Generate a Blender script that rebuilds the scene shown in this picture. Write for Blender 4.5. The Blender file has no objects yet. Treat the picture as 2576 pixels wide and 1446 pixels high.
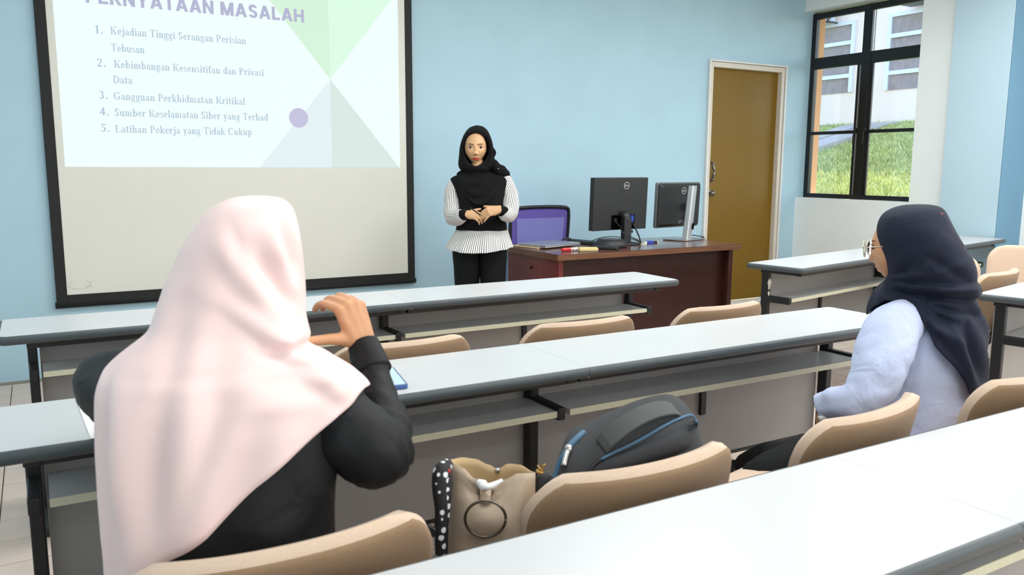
import bpy, bmesh, math, random
from mathutils import Vector, Matrix, noise
random.seed(7)
SC = bpy.context.scene
COL = SC.collection
V = Vector
pi = math.pi

# ------------------------------------------------------------------ camera, world, lights, exposure
CAMZ = 1.3186
FPX = 2056.965
CR = V((0.86484, -0.50200, 0.0049)); CD = V((-0.0699, -0.1298, -0.98906)); CF = V((0.49655, 0.85531, -0.14732))
def _orth():
    y, p, r = math.radians(30.13396), math.radians(8.47204), math.radians(-0.27988)
    f = V((math.sin(y)*math.cos(p), math.cos(y)*math.cos(p), -math.sin(p)))
    rr = V((math.cos(y), -math.sin(y), 0)); dn = f.cross(rr)
    return rr*math.cos(r)+dn*math.sin(r), -rr*math.sin(r)+dn*math.cos(r), f
CR, CD, CF = _orth()
cd = bpy.data.cameras.new('camera'); cam = bpy.data.objects.new('camera', cd); COL.objects.link(cam)
cd.sensor_width = 36; cd.lens = FPX/2576*36; cd.clip_start = 0.05; cd.clip_end = 300
up = -CD; bk = -CF
cam.matrix_world = Matrix(((CR.x, up.x, bk.x, 0), (CR.y, up.y, bk.y, 0), (CR.z, up.z, bk.z, CAMZ), (0, 0, 0, 1)))
cd.dof.use_dof = True; cd.dof.focus_distance = 5.0; cd.dof.aperture_fstop = 7.5
SC.camera = cam
O = V((0, 0, CAMZ))
def P(px, py, d):            # point seen at a pixel of the 2576x1446 photo, at a given depth in metres
    return O + (CR*((px-1288)/FPX) + CD*((py-723)/FPX) + CF)*d
def hitp(px, py, p0, n):     # where that sight line meets a plane
    d = CR*((px-1288)/FPX) + CD*((py-723)/FPX) + CF
    return O + d*((p0-O).dot(n)/d.dot(n))
def proj(q):
    c = q-O; z = c.dot(CF); return 1288+FPX*c.dot(CR)/z, 723+FPX*c.dot(CD)/z

w = bpy.data.worlds.new('sky'); SC.world = w; w.use_nodes = True
wn = w.node_tree; bg = wn.nodes['Background']
sky = wn.nodes.new('ShaderNodeTexSky'); sky.sky_type = 'NISHITA'; sky.sun_disc = False
sky.sun_elevation = math.radians(51); sky.sun_rotation = math.radians(100)
wn.links.new(sky.outputs[0], bg.inputs[0]); bg.inputs[1].default_value = 0.8
def lamp(name, kind, energy, color, loc, rot=(0, 0, 0), **k):
    l = bpy.data.lights.new(name, kind); l.energy = energy; l.color = color
    for a, b in k.items(): setattr(l, a, b)
    o = bpy.data.objects.new(name, l); o.location = loc; o.rotation_euler = rot; COL.objects.link(o); return o
sun = lamp('sun', 'SUN', 8.5, (1, .96, .88), (20, 8, 20), angle=math.radians(1.0))
sun.rotation_euler = V((-0.80, -0.10, -1.0)).to_track_quat('-Z', 'Y').to_euler()
LAMPS = [(x, y) for y in (-1.6, 0.9, 3.3) for x in (0.7, 2.9, 5.0)]
for x, y in LAMPS:           # ceiling fluorescent fittings, above the frame
    lamp('ceiling_lamp', 'AREA', (14, 27, 33)[(y > 0)+(y > 2)]*(.65 if x < 1 else 1.15), (0.965, 0.985, 1.0), (x, y, 2.93), (0, 0, 0), shape='RECTANGLE', size=1.25, size_y=0.35)
# daylight of further right-wall windows; left and rear area lamps are added fill
lamp('right_window_light', 'AREA', 40, (0.95, 0.98, 1.0), (6.8, 0.2, 1.9), (0, math.radians(90), 0), shape='RECTANGLE', size=1.7, size_y=4.5)
lamp('left_fill_light', 'AREA', 16, (0.95, 0.98, 1.0), (-1.65, 3.1, 1.9), (0, math.radians(-90), 0), shape='RECTANGLE', size=1.6, size_y=3.6)
lamp('rear_fill_light', 'AREA', 85, (0.97, 0.98, 1.0), (2.6, -3.35, 1.8), (math.radians(90), 0, 0), shape='RECTANGLE', size=7.0, size_y=1.9)
SC.view_settings.view_transform = 'Standard'; SC.view_settings.look = 'None'
SC.view_settings.exposure = 0.0; SC.view_settings.gamma = 1.0; SC.view_settings.use_curve_mapping = False

# ------------------------------------------------------------------ helpers
def lin(c): return tuple((v/12.92 if v <= .04045 else ((v+.055)/1.055)**2.4) for v in [x/255 for x in c])
MATS = {}
def mat(name, rgb, rough=.6, metal=0, var=.05, scale=30, bump=0, bscale=200, emit=0, spec=.5, coat=0, trans=0, alpha=1, sheen=0, sub=0, bd=.004, dist=0):
    if name in MATS: return MATS[name]
    m = bpy.data.materials.new(name); m.use_nodes = True; MATS[name] = m
    nt = m.node_tree; b = nt.nodes['Principled BSDF']; c = lin(rgb)
    b.inputs['Roughness'].default_value = rough; b.inputs['Metallic'].default_value = metal
    b.inputs['Specular IOR Level'].default_value = spec; b.inputs['Coat Weight'].default_value = coat
    b.inputs['Transmission Weight'].default_value = trans; b.inputs['Alpha'].default_value = alpha
    b.inputs['Sheen Weight'].default_value = sheen; b.inputs['Subsurface Weight'].default_value = sub
    if sub: b.inputs['Subsurface Radius'].default_value = (.02, .008, .004)
    tc = nt.nodes.new('ShaderNodeTexCoord')
    if var:
        n = nt.nodes.new('ShaderNodeTexNoise'); n.inputs['Scale'].default_value = scale; n.inputs['Detail'].default_value = 4
        r = nt.nodes.new('ShaderNodeValToRGB')
        r.color_ramp.elements[0].color = (*[v*(1-var) for v in c], 1); r.color_ramp.elements[1].color = (*[min(1, v*(1+var)) for v in c], 1)
        r.color_ramp.elements[0].position = .3; r.color_ramp.elements[1].position = .7
        nt.links.new(tc.outputs['Object'], n.inputs['Vector']); nt.links.new(n.outputs[0], r.inputs[0]); nt.links.new(r.outputs[0], b.inputs['Base Color'])
    else: b.inputs['Base Color'].default_value = (*c, 1)
    if bump:
        n2 = nt.nodes.new('ShaderNodeTexNoise'); n2.inputs['Scale'].default_value = bscale; n2.inputs['Detail'].default_value = 3
        bp = nt.nodes.new('ShaderNodeBump'); bp.inputs['Strength'].default_value = bump; bp.inputs['Distance'].default_value = bd; n2.inputs['Distortion'].default_value = dist
        nt.links.new(tc.outputs['Object'], n2.inputs['Vector']); nt.links.new(n2.outputs[0], bp.inputs['Height']); nt.links.new(bp.outputs[0], b.inputs['Normal'])
    if emit:
        b.inputs['Emission Color'].default_value = (*c, 1); b.inputs['Emission Strength'].default_value = emit
        b.inputs['Base Color'].default_value = (.02, .02, .02, 1)
        for l in list(nt.links):
            if l.to_socket == b.inputs['Base Color']: nt.links.remove(l)
    return m
def stripes(name, c1, c2, freq, duty=.34, axis=0):   # woven stripes running along the UV length
    m = bpy.data.materials.new(name); m.use_nodes = True; nt = m.node_tree; b = nt.nodes['Principled BSDF']
    uv = nt.nodes.new('ShaderNodeUVMap'); sp = nt.nodes.new('ShaderNodeSeparateXYZ'); nt.links.new(uv.outputs[0], sp.inputs[0])
    mu = nt.nodes.new('ShaderNodeMath'); mu.operation = 'MULTIPLY'; mu.inputs[1].default_value = freq; nt.links.new(sp.outputs[axis], mu.inputs[0])
    fr = nt.nodes.new('ShaderNodeMath'); fr.operation = 'FRACT'; nt.links.new(mu.outputs[0], fr.inputs[0])
    lt = nt.nodes.new('ShaderNodeMath'); lt.operation = 'LESS_THAN'; lt.inputs[1].default_value = duty; nt.links.new(fr.outputs[0], lt.inputs[0])
    mx = nt.nodes.new('ShaderNodeMix'); mx.data_type = 'RGBA'; mx.inputs[6].default_value = (*lin(c1), 1); mx.inputs[7].default_value = (*lin(c2), 1)
    nt.links.new(lt.outputs[0], mx.inputs[0]); nt.links.new(mx.outputs[2], b.inputs['Base Color']); b.inputs['Roughness'].default_value = .85
    return m
def wood(name, c1, c2, rough=.3, sx=2, sy=25, sz=25, coat=.0):
    m = bpy.data.materials.new(name); m.use_nodes = True; nt = m.node_tree; b = nt.nodes['Principled BSDF']
    tc = nt.nodes.new('ShaderNodeTexCoord'); mp = nt.nodes.new('ShaderNodeMapping'); mp.inputs['Scale'].default_value = (sx, sy, sz)
    n = nt.nodes.new('ShaderNodeTexNoise'); n.inputs['Scale'].default_value = 3; n.inputs['Detail'].default_value = 6; n.inputs['Distortion'].default_value = .6
    r = nt.nodes.new('ShaderNodeValToRGB'); r.color_ramp.elements[0].color = (*lin(c1), 1); r.color_ramp.elements[1].color = (*lin(c2), 1)
    r.color_ramp.elements[0].position = .3; r.color_ramp.elements[1].position = .72
    nt.links.new(tc.outputs['Object'], mp.inputs[0]); nt.links.new(mp.outputs[0], n.inputs[0]); nt.links.new(n.outputs[0], r.inputs[0]); nt.links.new(r.outputs[0], b.inputs['Base Color'])
    b.inputs['Roughness'].default_value = rough; b.inputs['Coat Weight'].default_value = coat; b.inputs['Coat Roughness'].default_value = .12
    return m

class MB:
    def __init__(s): s.v = []; s.f = []; s.m = []; s.uv = {}
    def add(s, vs, fs, mi=0, uvs=None):
        o = len(s.v); s.v += [V(p) for p in vs]
        for i, f in enumerate(fs):
            if uvs: s.uv[len(s.f)] = uvs[i]
            s.f.append([o+k for k in f]); s.m.append(mi)
        return s
    def box(s, x0, y0, z0, x1, y1, z1, mi=0, M=None):
        vs = [V((x, y, z)) for z in (z0, z1) for y in (y0, y1) for x in (x0, x1)]
        if M: vs = [M @ v for v in vs]
        return s.add(vs, [(0, 2, 3, 1), (4, 5, 7, 6), (0, 1, 5, 4), (2, 6, 7, 3), (0, 4, 6, 2), (1, 3, 7, 5)], mi)
    def loft(s, rings, cap=True, closed=True, mi=0, uv=False):
        n = len(rings[0]); vs = [p for r in rings for p in r]; fs = []; us = []
        for i in range(len(rings)-1):
            for j in range(n if closed else n-1):
                k = (j+1) % n
                fs.append((i*n+j, i*n+k, (i+1)*n+k, (i+1)*n+j))
                us.append([(j/n, i), ((j+1)/n, i), ((j+1)/n, i+1), (j/n, i+1)])
        if cap and closed:
            fs.append(tuple(range(n))[::-1]); us.append([(0, 0)]*n)
            fs.append(tuple((len(rings)-1)*n+j for j in range(n))); us.append([(0, 0)]*n)
        return s.add(vs, fs, mi, us if uv else None)
    def cyl(s, p0, p1, r0, r1=None, n=16, mi=0):
        return s.loft(tube_rings([p0, p1], [r0, r0 if r1 is None else r1], n, 1), mi=mi)
    def tube(s, pts, r, n=8, sub=6, mi=0):
        rad = r if isinstance(r, (list, tuple)) else [r]*len(pts)
        return s.loft(tube_rings(pts, rad, n, sub), mi=mi)
    def ball(s, c, rx, ry=None, rz=None, n=14, mi=0):
        ry = ry or rx; rz = rz or rx; c = V(c); rg = []
        for i in range(1, n):
            t = pi*i/n; rg.append([c+V((rx*math.sin(t)*math.cos(2*pi*j/(2*n)), ry*math.sin(t)*math.sin(2*pi*j/(2*n)), -rz*math.cos(t))) for j in range(2*n)])
        return s.loft(rg, mi=mi)
    def poly(s, pts, mi=0): return s.add(pts, [tuple(range(len(pts)))], mi)
    def prism(s, outline, z0, z1, mi=0):
        n = len(outline); vs = [V((x, y, z0)) for x, y in outline]+[V((x, y, z1)) for x, y in outline]
        return s.add(vs, [tuple(range(n))[::-1], tuple(range(n, 2*n))]+[(i, (i+1) % n, n+(i+1) % n, n+i) for i in range(n)], mi)
    def build(s, name, mats, parent=None, smooth=False, bevel=0, world=False, M=None, angle=None):
        if not isinstance(mats, (list, tuple)): mats = [mats]
        me = bpy.data.meshes.new(name)
        vs = s.v
        if M: vs = [M @ v for v in vs]
        if world and parent is not None:
            iv = parent.matrix_basis.inverted() if parent.parent is None else (parent.parent.matrix_basis @ parent.matrix_basis).inverted()
            vs = [iv @ v for v in vs]
        me.from_pydata([tuple(v) for v in vs], [], s.f)
        for m in mats: me.materials.append(m)
        me.polygons.foreach_set('material_index', s.m)
        if s.uv:
            ul = me.uv_layers.new(name='UVMap')
            for pi_, pl in enumerate(me.polygons):
                if pi_ in s.uv:
                    for k, li in enumerate(pl.loop_indices): ul.data[li].uv = s.uv[pi_][k]
        bm = bmesh.new(); bm.from_mesh(me); bmesh.ops.recalc_face_normals(bm, faces=bm.faces); bm.to_mesh(me); bm.free()
        if smooth: me.polygons.foreach_set('use_smooth', [True]*len(me.polygons))
        o = bpy.data.objects.new(name, me); COL.objects.link(o)
        if parent is not None: o.parent = parent
        if bevel:
            b = o.modifiers.new('bevel', 'BEVEL'); b.width = bevel; b.segments = 2; b.limit_method = 'ANGLE'; b.angle_limit = math.radians(40)
        return o
def cr(pts, sub):       # Catmull-Rom through a list of tuples
    pts = [tuple(p) for p in pts]; out = []
    if len(pts) == 2 or sub == 1: return [list(p) for p in pts] if sub == 1 else [[a+(b-a)*k/sub for a, b in zip(pts[0], pts[1])] for k in range(sub+1)]
    q = [pts[0]]+pts+[pts[-1]]
    for i in range(1, len(q)-2):
        for k in range(sub):
            t = k/sub; a, b, c, d = q[i-1], q[i], q[i+1], q[i+2]
            out.append([.5*((2*b[n])+(-a[n]+c[n])*t+(2*a[n]-5*b[n]+4*c[n]-d[n])*t*t+(-a[n]+3*b[n]-3*c[n]+d[n])*t**3) for n in range(len(b))])
    out.append(list(pts[-1])); return out
def tube_rings(pts, rad, n=12, sub=6, flat=None, up0=None):
    data = cr([(*V(p), r) for p, r in zip(pts, rad)], sub); ps = [V(d[:3]) for d in data]; rs = [max(d[3], .0005) for d in data]
    rings = []; t = (ps[1]-ps[0]).normalized(); a = up0 or (V((0, 0, 1)) if abs(t.z) < .9 else V((1, 0, 0)))
    a = (a-t*a.dot(t)).normalized()
    for i, p in enumerate(ps):
        t = (ps[min(i+1, len(ps)-1)]-ps[max(i-1, 0)]).normalized(); a = (a-t*a.dot(t)).normalized(); b = t.cross(a)
        rings.append([p+(a*math.cos(2*pi*j/n)*(flat or 1)+b*math.sin(2*pi*j/n))*rs[i] for j in range(n)])
    return rings
def ering(c, ax, ay, rx, ry, n=32, p=2.0):
    out = []
    for j in range(n):
        t = 2*pi*j/n; co, si = math.cos(t), math.sin(t)
        out.append(V(c)+ax*(rx*math.copysign(abs(co)**(2/p), co))+ay*(ry*math.copysign(abs(si)**(2/p), si)))
    return out
def empty(name, loc, rz=0):
    o = bpy.data.objects.new(name, None); o.location = loc; o.rotation_euler = (0, 0, rz); o.empty_display_size = .1; COL.objects.link(o); return o
def tag(o, label=None, cat=None, group=None, kind=None):
    for k, v in (('label', label), ('category', cat), ('group', group), ('kind', kind)):
        if v: o[k] = v
    return o
def thing(name, loc, label, cat, rz=0, group=None): return tag(empty(name, loc, rz), label, cat, group)
def copy_tree(o, parent=None):
    c = o.copy(); COL.objects.link(c)
    if parent is not None: c.parent = parent
    for ch in list(o.children): copy_tree(ch, c)
    return c
def remesh(o, voxel, smooth=5, factor=.5):
    m = o.modifiers.new('r', 'REMESH'); m.mode = 'VOXEL'; m.voxel_size = voxel
    if smooth: s = o.modifiers.new('s', 'SMOOTH'); s.iterations = smooth; s.factor = factor
    bpy.context.view_layer.update()
    dg = bpy.context.evaluated_depsgraph_get(); me = bpy.data.meshes.new_from_object(o.evaluated_get(dg))
    o.modifiers.clear(); old = o.data; mats = [x for x in old.materials]; o.data = me; me.materials.clear()
    for x in mats: me.materials.append(x)
    me.polygons.foreach_set('use_smooth', [True]*len(me.polygons)); me.polygons.foreach_set('material_index', [0]*len(me.polygons))
    return o
def rrect(x0, y0, x1, y1, r, n=6):
    out = []
    rs = r if isinstance(r, (list, tuple)) else [r]*4
    for (cx, cy, a0), q in zip(((x1, y1, 0), (x0, y1, pi/2), (x0, y0, pi), (x1, y0, 3*pi/2)), rs):
        sx = -1 if cx == x1 else 1; sy = -1 if cy == y1 else 1
        if q <= 0: out.append((cx, cy)); continue
        for k in range(n+1):
            a = a0+pi/2*k/n; out.append((cx+sx*q+q*math.cos(a), cy+sy*q+q*math.sin(a)))
    return out

# ------------------------------------------------------------------ materials
blue = mat('wall_paint_blue', (174, 207, 221), .62, var=.025, scale=3, bump=.05, bscale=500)
mint = mat('wall_paint_mint', (242, 246, 243), .62, var=.02, scale=3, bump=.05, bscale=500)
shadeblue = mat('column_blue_shaded', (112, 158, 186), .65, var=.03, scale=3, bump=.05, bscale=500)  # column blue with shade put into the colour
ltblue = mat('wall_paint_pale_blue', (184, 210, 222), .62, var=.02, scale=3, bump=.05, bscale=500)
whitep = mat('white_paint', (226, 224, 218), .4, var=.02)
black = mat('black_steel', (24, 25, 27), .45, var=.1, scale=60)
blackp = mat('black_plastic', (28, 29, 31), .5, var=.06, scale=80, bump=.03, bscale=900)
laminate = mat('white_laminate', (200, 203, 204), .32, var=.012, scale=4)
edgegrey = mat('grey_edge_band', (70, 79, 83), .42, var=.05, scale=40)
panelgrey = mat('grey_panel', (160, 158, 155), .5, var=.03, scale=8)
cream = mat('cream_core', (214, 212, 186), .6, var=.04, scale=60)
tan = mat('tan_fabric_shaded', (158, 128, 98), .95, var=.08, scale=250, bump=.25, bscale=900, sheen=.15)  # rear fabric, darkened with its shade
tanrim = mat('tan_front_lit_rim', (214, 189, 166), .95, var=.05, scale=250, bump=.2, bscale=900, sheen=.15)  # paler front fabric; also paints the light along the rim
skin = mat('skin', (205, 152, 112), .5, var=.05, scale=60, sub=.08)
skin2 = mat('skin_pale', (208, 164, 122), .5, var=.03, scale=60, sub=.08)
lips = mat('lipstick', (190, 62, 48), .4, var=.04)
browm = mat('brow_hair', (84, 60, 40), .8, var=.1)
blackknit = mat('black_knit', (14, 14, 15), .95, var=.15, scale=300, bump=.5, bscale=420, spec=.25)
blackjersey = mat('black_jersey', (15, 16, 19), .62, var=.1, scale=200, bump=.55, bscale=7, bd=.03, dist=.6, spec=.35)
trouser = mat('black_trouser', (15, 17, 18), .85, spec=.25, var=.1, scale=100, bump=.1, bscale=80)
pink = mat('pink_satin', (243, 214, 211), .5, var=.012, scale=20, bump=.03, bscale=700, sheen=.15, sub=.12)
navy = mat('navy_crepe', (26, 32, 49), .8, var=.06, scale=300, bump=.35, bscale=11, bd=.02, dist=.6, spec=.3)
shirtblue = mat('periwinkle_cotton', (196, 207, 237), .85, var=.02, scale=150, bump=.5, bscale=9, bd=.03, dist=.8)
pinstripe = stripes('pinstripe_cotton', (232, 230, 226), (50, 50, 54), 30, .3)
pinstripe2 = stripes('pinstripe_hem', (232, 230, 226), (50, 50, 54), 96, .3)
steel = mat('brushed_steel', (190, 190, 188), .28, 1, var=.05, scale=60)
silver = mat('silver_plastic', (186, 188, 190), .35, .6, var=.03)
def thin_glass():
    m = bpy.data.materials.new('clear_glass'); m.use_nodes = True; nt = m.node_tree; nt.nodes.clear()
    o = nt.nodes.new('ShaderNodeOutputMaterial'); t = nt.nodes.new('ShaderNodeBsdfTransparent'); g = nt.nodes.new('ShaderNodeBsdfGlossy'); g.inputs['Roughness'].default_value = .02
    f = nt.nodes.new('ShaderNodeFresnel'); f.inputs[0].default_value = 1.45; x = nt.nodes.new('ShaderNodeMixShader'); t.inputs[0].default_value = (.97, .985, .98, 1)
    nt.links.new(f.outputs[0], x.inputs[0]); nt.links.new(t.outputs[0], x.inputs[1]); nt.links.new(g.outputs[0], x.inputs[2]); nt.links.new(x.outputs[0], o.inputs[0]); return m
glass = thin_glass()

# ------------------------------------------------------------------ room shell
D = 5.727; XL = -1.7; YB = -3.4; HC = 3.0
def struct(name, mb, mats, **k): return tag(mb.build(name, mats, **k), kind='structure')
fl = MB().box(XL, YB, -.2, 7.2, D, -.012)
grout = mat('grout', (140, 128, 116), .9)
tilem = mat('beige_tile', (206, 187, 173), .35, var=.05, scale=5)
tilem2 = mat('rosy_tile', (198, 174, 160), .35, var=.06, scale=5)
floor = struct('floor', fl, grout)
sing = set()
def tile_rect(i, j): return i*.2+.002, .047+j*.2+.002, i*.2+.198, .047+j*.2+.198
tm = MB().box(-.098, -.098, -.012, .098, .098, 0).build('floor_tile', tilem, floor, bevel=.002)
def addtile(i, j, first=[True]):
    if (i, j) in sing: return
    x0, y0, x1, y1 = tile_rect(i, j)
    if x0 < XL or y1 > D+.03: return
    if first[0]: o = tm; first[0] = False
    else: o = tm.copy(); COL.objects.link(o)
    o.location = ((x0+x1)/2, (y0+y1)/2, 0); sing.add((i, j))
for j in range(9, 28):
    for i in range(-5, 0): addtile(i, j)
for j in range(9, 18):
    for i in range(14, 19): addtile(i, j)
for j in range(23, 28):
    for i in range(22, 31): addtile(i, j)
rest = MB()
for i in range(int(XL/.2), 35):
    for j in range(-17, 28):
        if (i, j) not in sing:
            x0, y0, x1, y1 = tile_rect(i, j); y1 = min(y1, D)
            rest.box(x0, y0, -.012, x1, y1, 0, 1 if (i*7+j*13) % 5 == 0 else 0)
tag(rest.build('floor_tiles', [tilem, tilem2], floor), kind='stuff')
struct('ceiling', MB().box(XL, YB, HC, 7.2, D, HC+.15), mat('ceiling_white', (236, 236, 232), .8))
struct('wall_left', MB().box(XL-.15, YB, 0, XL, D, HC), blue)
struct('wall_back', MB().box(XL, YB-.15, 0, 7.2, YB, HC), mint)
# front wall with a door opening 5.43..6.31 x 0..2.215
dx0, dx1, dzt = 5.425, 6.318, 2.222
fw = MB().box(XL-.15, D, 0, dx0, D+.15, HC).box(dx1, D, 0, 6.76, D+.15, HC).box(dx0, D, dzt, dx1, D+.15, HC)
struct('wall_front', fw, blue)
# right wall: sill wall, lintel, pier, column, wall behind the column
XR = 6.612; XW = 6.74; yW = 4.48
rw = MB()
rw.box(XR, yW, 0, XR+.25, D, 1.018, 0).box(XR, yW, 2.812, XR+.25, D, HC, 0)       # under and over the window
rw.box(XR, 3.655, 0, XR+.25, yW, HC, 0)                                          # pier
rw.box(6.522, 3.655, 0, XR, 4.135, HC, 1)                                        # column
for i, (x0, y0, x1, y1) in enumerate([(6.522, 3.655, XR+.25, 3.657)]): rw.box(x0, y0-.004, 0, x1, y1, HC, 2)  # darker sheet: shade painted on the column's near face
rw.box(6.865, YB, 0, 7.0, 3.66, HC, 0)
struct('wall_right', rw, [mint, ltblue, shadeblue])
# exterior orange return of the front wall
struct('trim_1', MB().box(6.78, D-.03, .2, 6.875, D+.3, HC), mat('orange_render', (222, 160, 104), .8))
struct('trim_added_eave', MB().box(XR+.25, yW, 2.95, XR+.95, D+.3, 3.1), whitep)  # overhang added outside to keep direct sun off the room
# door
door = struct('door_1', MB().box(dx0+.0, D+.03, .03, dx1, D+.07, dzt-.0), mat('ochre_door', (124, 94, 20), .45, var=.05, scale=2, spec=.3))
fr = MB()
fr.box(5.39, D-.02, 0, 5.43, D+.06, 2.265).box(6.315, D-.02, 0, 6.355, D+.06, 2.265).box(5.43, D-.02, 2.218, 6.315, D+.06, 2.265)
fr.build('frame', mat('door_frame_cream', (214, 206, 192), .45), door, bevel=.004)
tr = MB().box(5.375, D-.028, 0, 5.391, D, 2.284).box(6.362, D-.028, 0, 6.382, D, 2.284).box(5.391, D-.028, 2.268, 6.362, D, 2.284)
tr.build('architrave', whitep, door, bevel=.003)
gp = MB().box(6.355, D-.012, 0, 6.362, D-.001, 2.268).box(5.391, D-.012, 2.262, 6.362, D-.001, 2.27).build('shadow_gap', black, door)
hd = MB(); 
hp = [(5.452, D+.03, 1.37), (5.462, D-.015, 1.345), (5.468, D-.03, 1.30), (5.472, D-.034, 1.27), (5.468, D-.03, 1.24), (5.460, D-.015, 1.195), (5.452, D+.03, 1.175)]
hd.tube(hp, [.008, .010, .014, .010, .014, .010, .008], 10, 6)
for z in (1.345, 1.305, 1.24, 1.20): hd.ball((5.468, D-.024, z), .014, .012, .016, 8)
hd.build('pull_handle', mat('aged_steel', (126, 116, 106), .35, 1), door, smooth=True)
kb = MB().cyl((5.462, D+.03, 1.073), (5.462, D+.012, 1.073), .034, n=20).cyl((5.462, D+.012, 1.073), (5.462, D-.02, 1.073), .012, n=14).ball((5.462, D-.034, 1.073), .028, .022, .028, 10)
kb.build('knob', MATS['aged_steel'], door, smooth=True)
struct('trim_3', MB().box(5.36, D-.07, 0, 6.36, D-.021, .03), mat('sill_white', (232, 230, 226), .4))

# window_1: black steel, two bays, three lights each
wf = MB()
yv = [D, 5.08, yW]
blk = mat('window_black', (16, 17, 18), .35, var=.08)
win = struct('window_1', MB().box(XW-.02, 5.05, 1.02, XW+.04, 5.14, 2.80), blk, bevel=.004)
def bar(nm, y0, z0, y1, z1, x0=XW-.015, x1=XW+.035): MB().box(x0, y0, z0, x1, y1, z1).build(nm, blk, win, bevel=.003)
bar('jamb', D-.05, 1.02, D, 2.80); bar('jamb', yW-.03, 1.02, yW+.02, 2.80)
for a, b in ((5.14, D-.05), (yW+.02, 5.05)):
    bar('head', a, 2.745, b, 2.80); bar('transom', a, 2.27, b, 2.375); bar('glazing_bar', a, 1.635, b, 1.665); bar('bottom_rail', a, 1.02, b, 1.06)
for y in (5.02, 5.165): bar('stile', y, 1.06, y+.025, 2.27, XW-.005, XW+.02)
for y in (5.045, 5.15):
    h = MB().box(XW-.035, y-.01, 1.64, XW-.015, y+.012, 1.68).tube([(XW-.03, y, 1.66), (XW-.045, y+.004, 1.63), (XW-.04, y+.01, 1.53)], .006, 8, 4); h.build('casement_handle', black, win)
for a, b in ((5.165, D-.05), (yW+.02, 5.045)):
    for z0, z1 in ((1.06, 1.635), (1.665, 2.27), (2.375, 2.745)):
        MB().box(XW+.008, a, z0, XW+.011, b, z1).build('pane', glass, win)

# ------------------------------------------------------------------ outside
grassm = mat('lawn_soil', (140, 146, 84), .95, var=.25, scale=6)
gl = lambda x: .52+(x-7.5)*.1916
lawn = tag(MB().add([(7.1, 3.7, gl(7.1)), (16.99, 3.7, gl(16.99)), (16.99, 24, gl(16.99)), (7.1, 24, gl(7.1))], [(0, 1, 2, 3)]).build('lawn', grassm), 'sloping green lawn rising beyond the window', 'lawn')
bl = MB()
for k in range(52000):
    x = 7.6+(random.random()**1.3)*9.3; y = x*.60+random.random()*x*.36; h = random.uniform(.035, .09); a = random.random()*6.3; wd = random.uniform(.006, .014)
    z = gl(x); lx, ly = random.uniform(-.04, .04), random.uniform(-.04, .04)
    bl.v += [V((x-math.cos(a)*wd, y-math.sin(a)*wd, z)), V((x+math.cos(a)*wd, y+math.sin(a)*wd, z)), V((x+lx, y+ly, z+h))]
    n = len(bl.v); bl.f.append([n-3, n-2, n-1]); bl.m.append(random.choice((0, 0, 1, 1, 2)))
tag(bl.build('grass_blades', [mat('grass_mid', (186, 190, 108), .7, var=.2, scale=3), mat('grass_yellow', (226, 222, 150), .7, var=.15, scale=3), mat('grass_deep', (152, 162, 94), .7, var=.2, scale=3)], lawn), kind='stuff')
fac = thing('building', (17, 12.8, 2.35), 'white rendered building seen through the window above the lawn', 'building')
facm = mat('white_render', (246, 222, 206), .8, var=.02, scale=2)
wall = MB().box(17.0, 4, 2.341, 17.4, 24, 8.6)
wall.build('facade', facm, fac, world=True)
curt = mat('brown_curtain', (168, 152, 150), .9, var=.12, scale=8)
lilac = mat('pale_window_frame', (226, 226, 236), .5)
def farwin(y0, y1, z0, z1, bars):
    f = MB().box(16.93, y0-.09, z1, 17.0, y1+.09, z1+.09).box(16.93, y0-.09, z0, 17.0, y0, z1).box(16.93, y1, z0, 17.0, y1+.09, z1)
    f = f.build('window_frame', lilac, fac, world=True)
    c = MB(); n = int((y1-y0)/.05)
    for k in range(n):
        a = y0+(y1-y0)*k/n; b = y0+(y1-y0)*(k+1)/n
        c.add([(16.985, a, z0), (16.985, b, z0), (16.985, b, z1), (16.985, a, z1), (16.965, (a+b)/2, z0), (16.965, (a+b)/2, z1)], [(0, 4, 5, 3), (4, 1, 2, 5)])
    c.build('curtain', curt, f, world=True)
    for zb in bars: MB().box(16.92, y0, zb, 16.96, y1, zb+.09).build('glazing_bar', lilac, f, world=True)
farwin(13.27, 14.9, 3.09, 4.66, (4.20, 3.82, 3.43)); farwin(10.3, 12.22, 3.06, 4.66, (4.20, 3.80, 3.39))
ac = thing('air_conditioner', (16.8, 14.1, 4.79), 'white air conditioner box on a bracket at upper left through the window', 'air conditioner')
MB().box(16.55, 13.70, 4.76, 16.88, 14.5, 5.25).build('casing', lilac, ac, world=True, bevel=.02)
MB().box(16.55, 13.66, 4.72, 16.915, 13.69, 4.75).box(16.55, 13.66, 4.72, 16.58, 13.69, 5.15).tube([(16.57, 13.675, 4.74), (16.90, 13.675, 5.05)], .012).box(16.55, 13.66, 4.72, 16.58, 14.5, 4.75).build('bracket', black, ac, world=True)
ac2 = thing('air_conditioner', (16.8, 11.4, 4.83), 'sliver of another air conditioner at the top right corner of the window', 'air conditioner')
MB().box(16.55, 10.9, 4.86, 16.88, 11.6, 5.3).build('casing', lilac, ac2, world=True, bevel=.02)
MB().box(16.5, 10.9, 4.80, 16.915, 11.75, 4.84).build('bracket', edgegrey, ac2, world=True)
conc = mat('grey_concrete', (190, 180, 172), .9, var=.12, scale=2, bump=.2, bscale=10)
ln = V((-.1916, 0, 1)).normalized(); lp = V((7.5, 0, .52))
def curb(label, pts, h):
    q = [hitp(a, b, lp+V((0, 0, h)), ln) for a, b in pts]
    vs = q+[V((p.x, p.y, gl(p.x)-.004)) for p in q]; n = len(q)
    return tag(MB().add(vs, [tuple(range(n))]+[(i, (i+1) % n, n+(i+1) % n, n+i) for i in range(n)]).build('concrete_kerb', conc), label, 'kerb')
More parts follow.
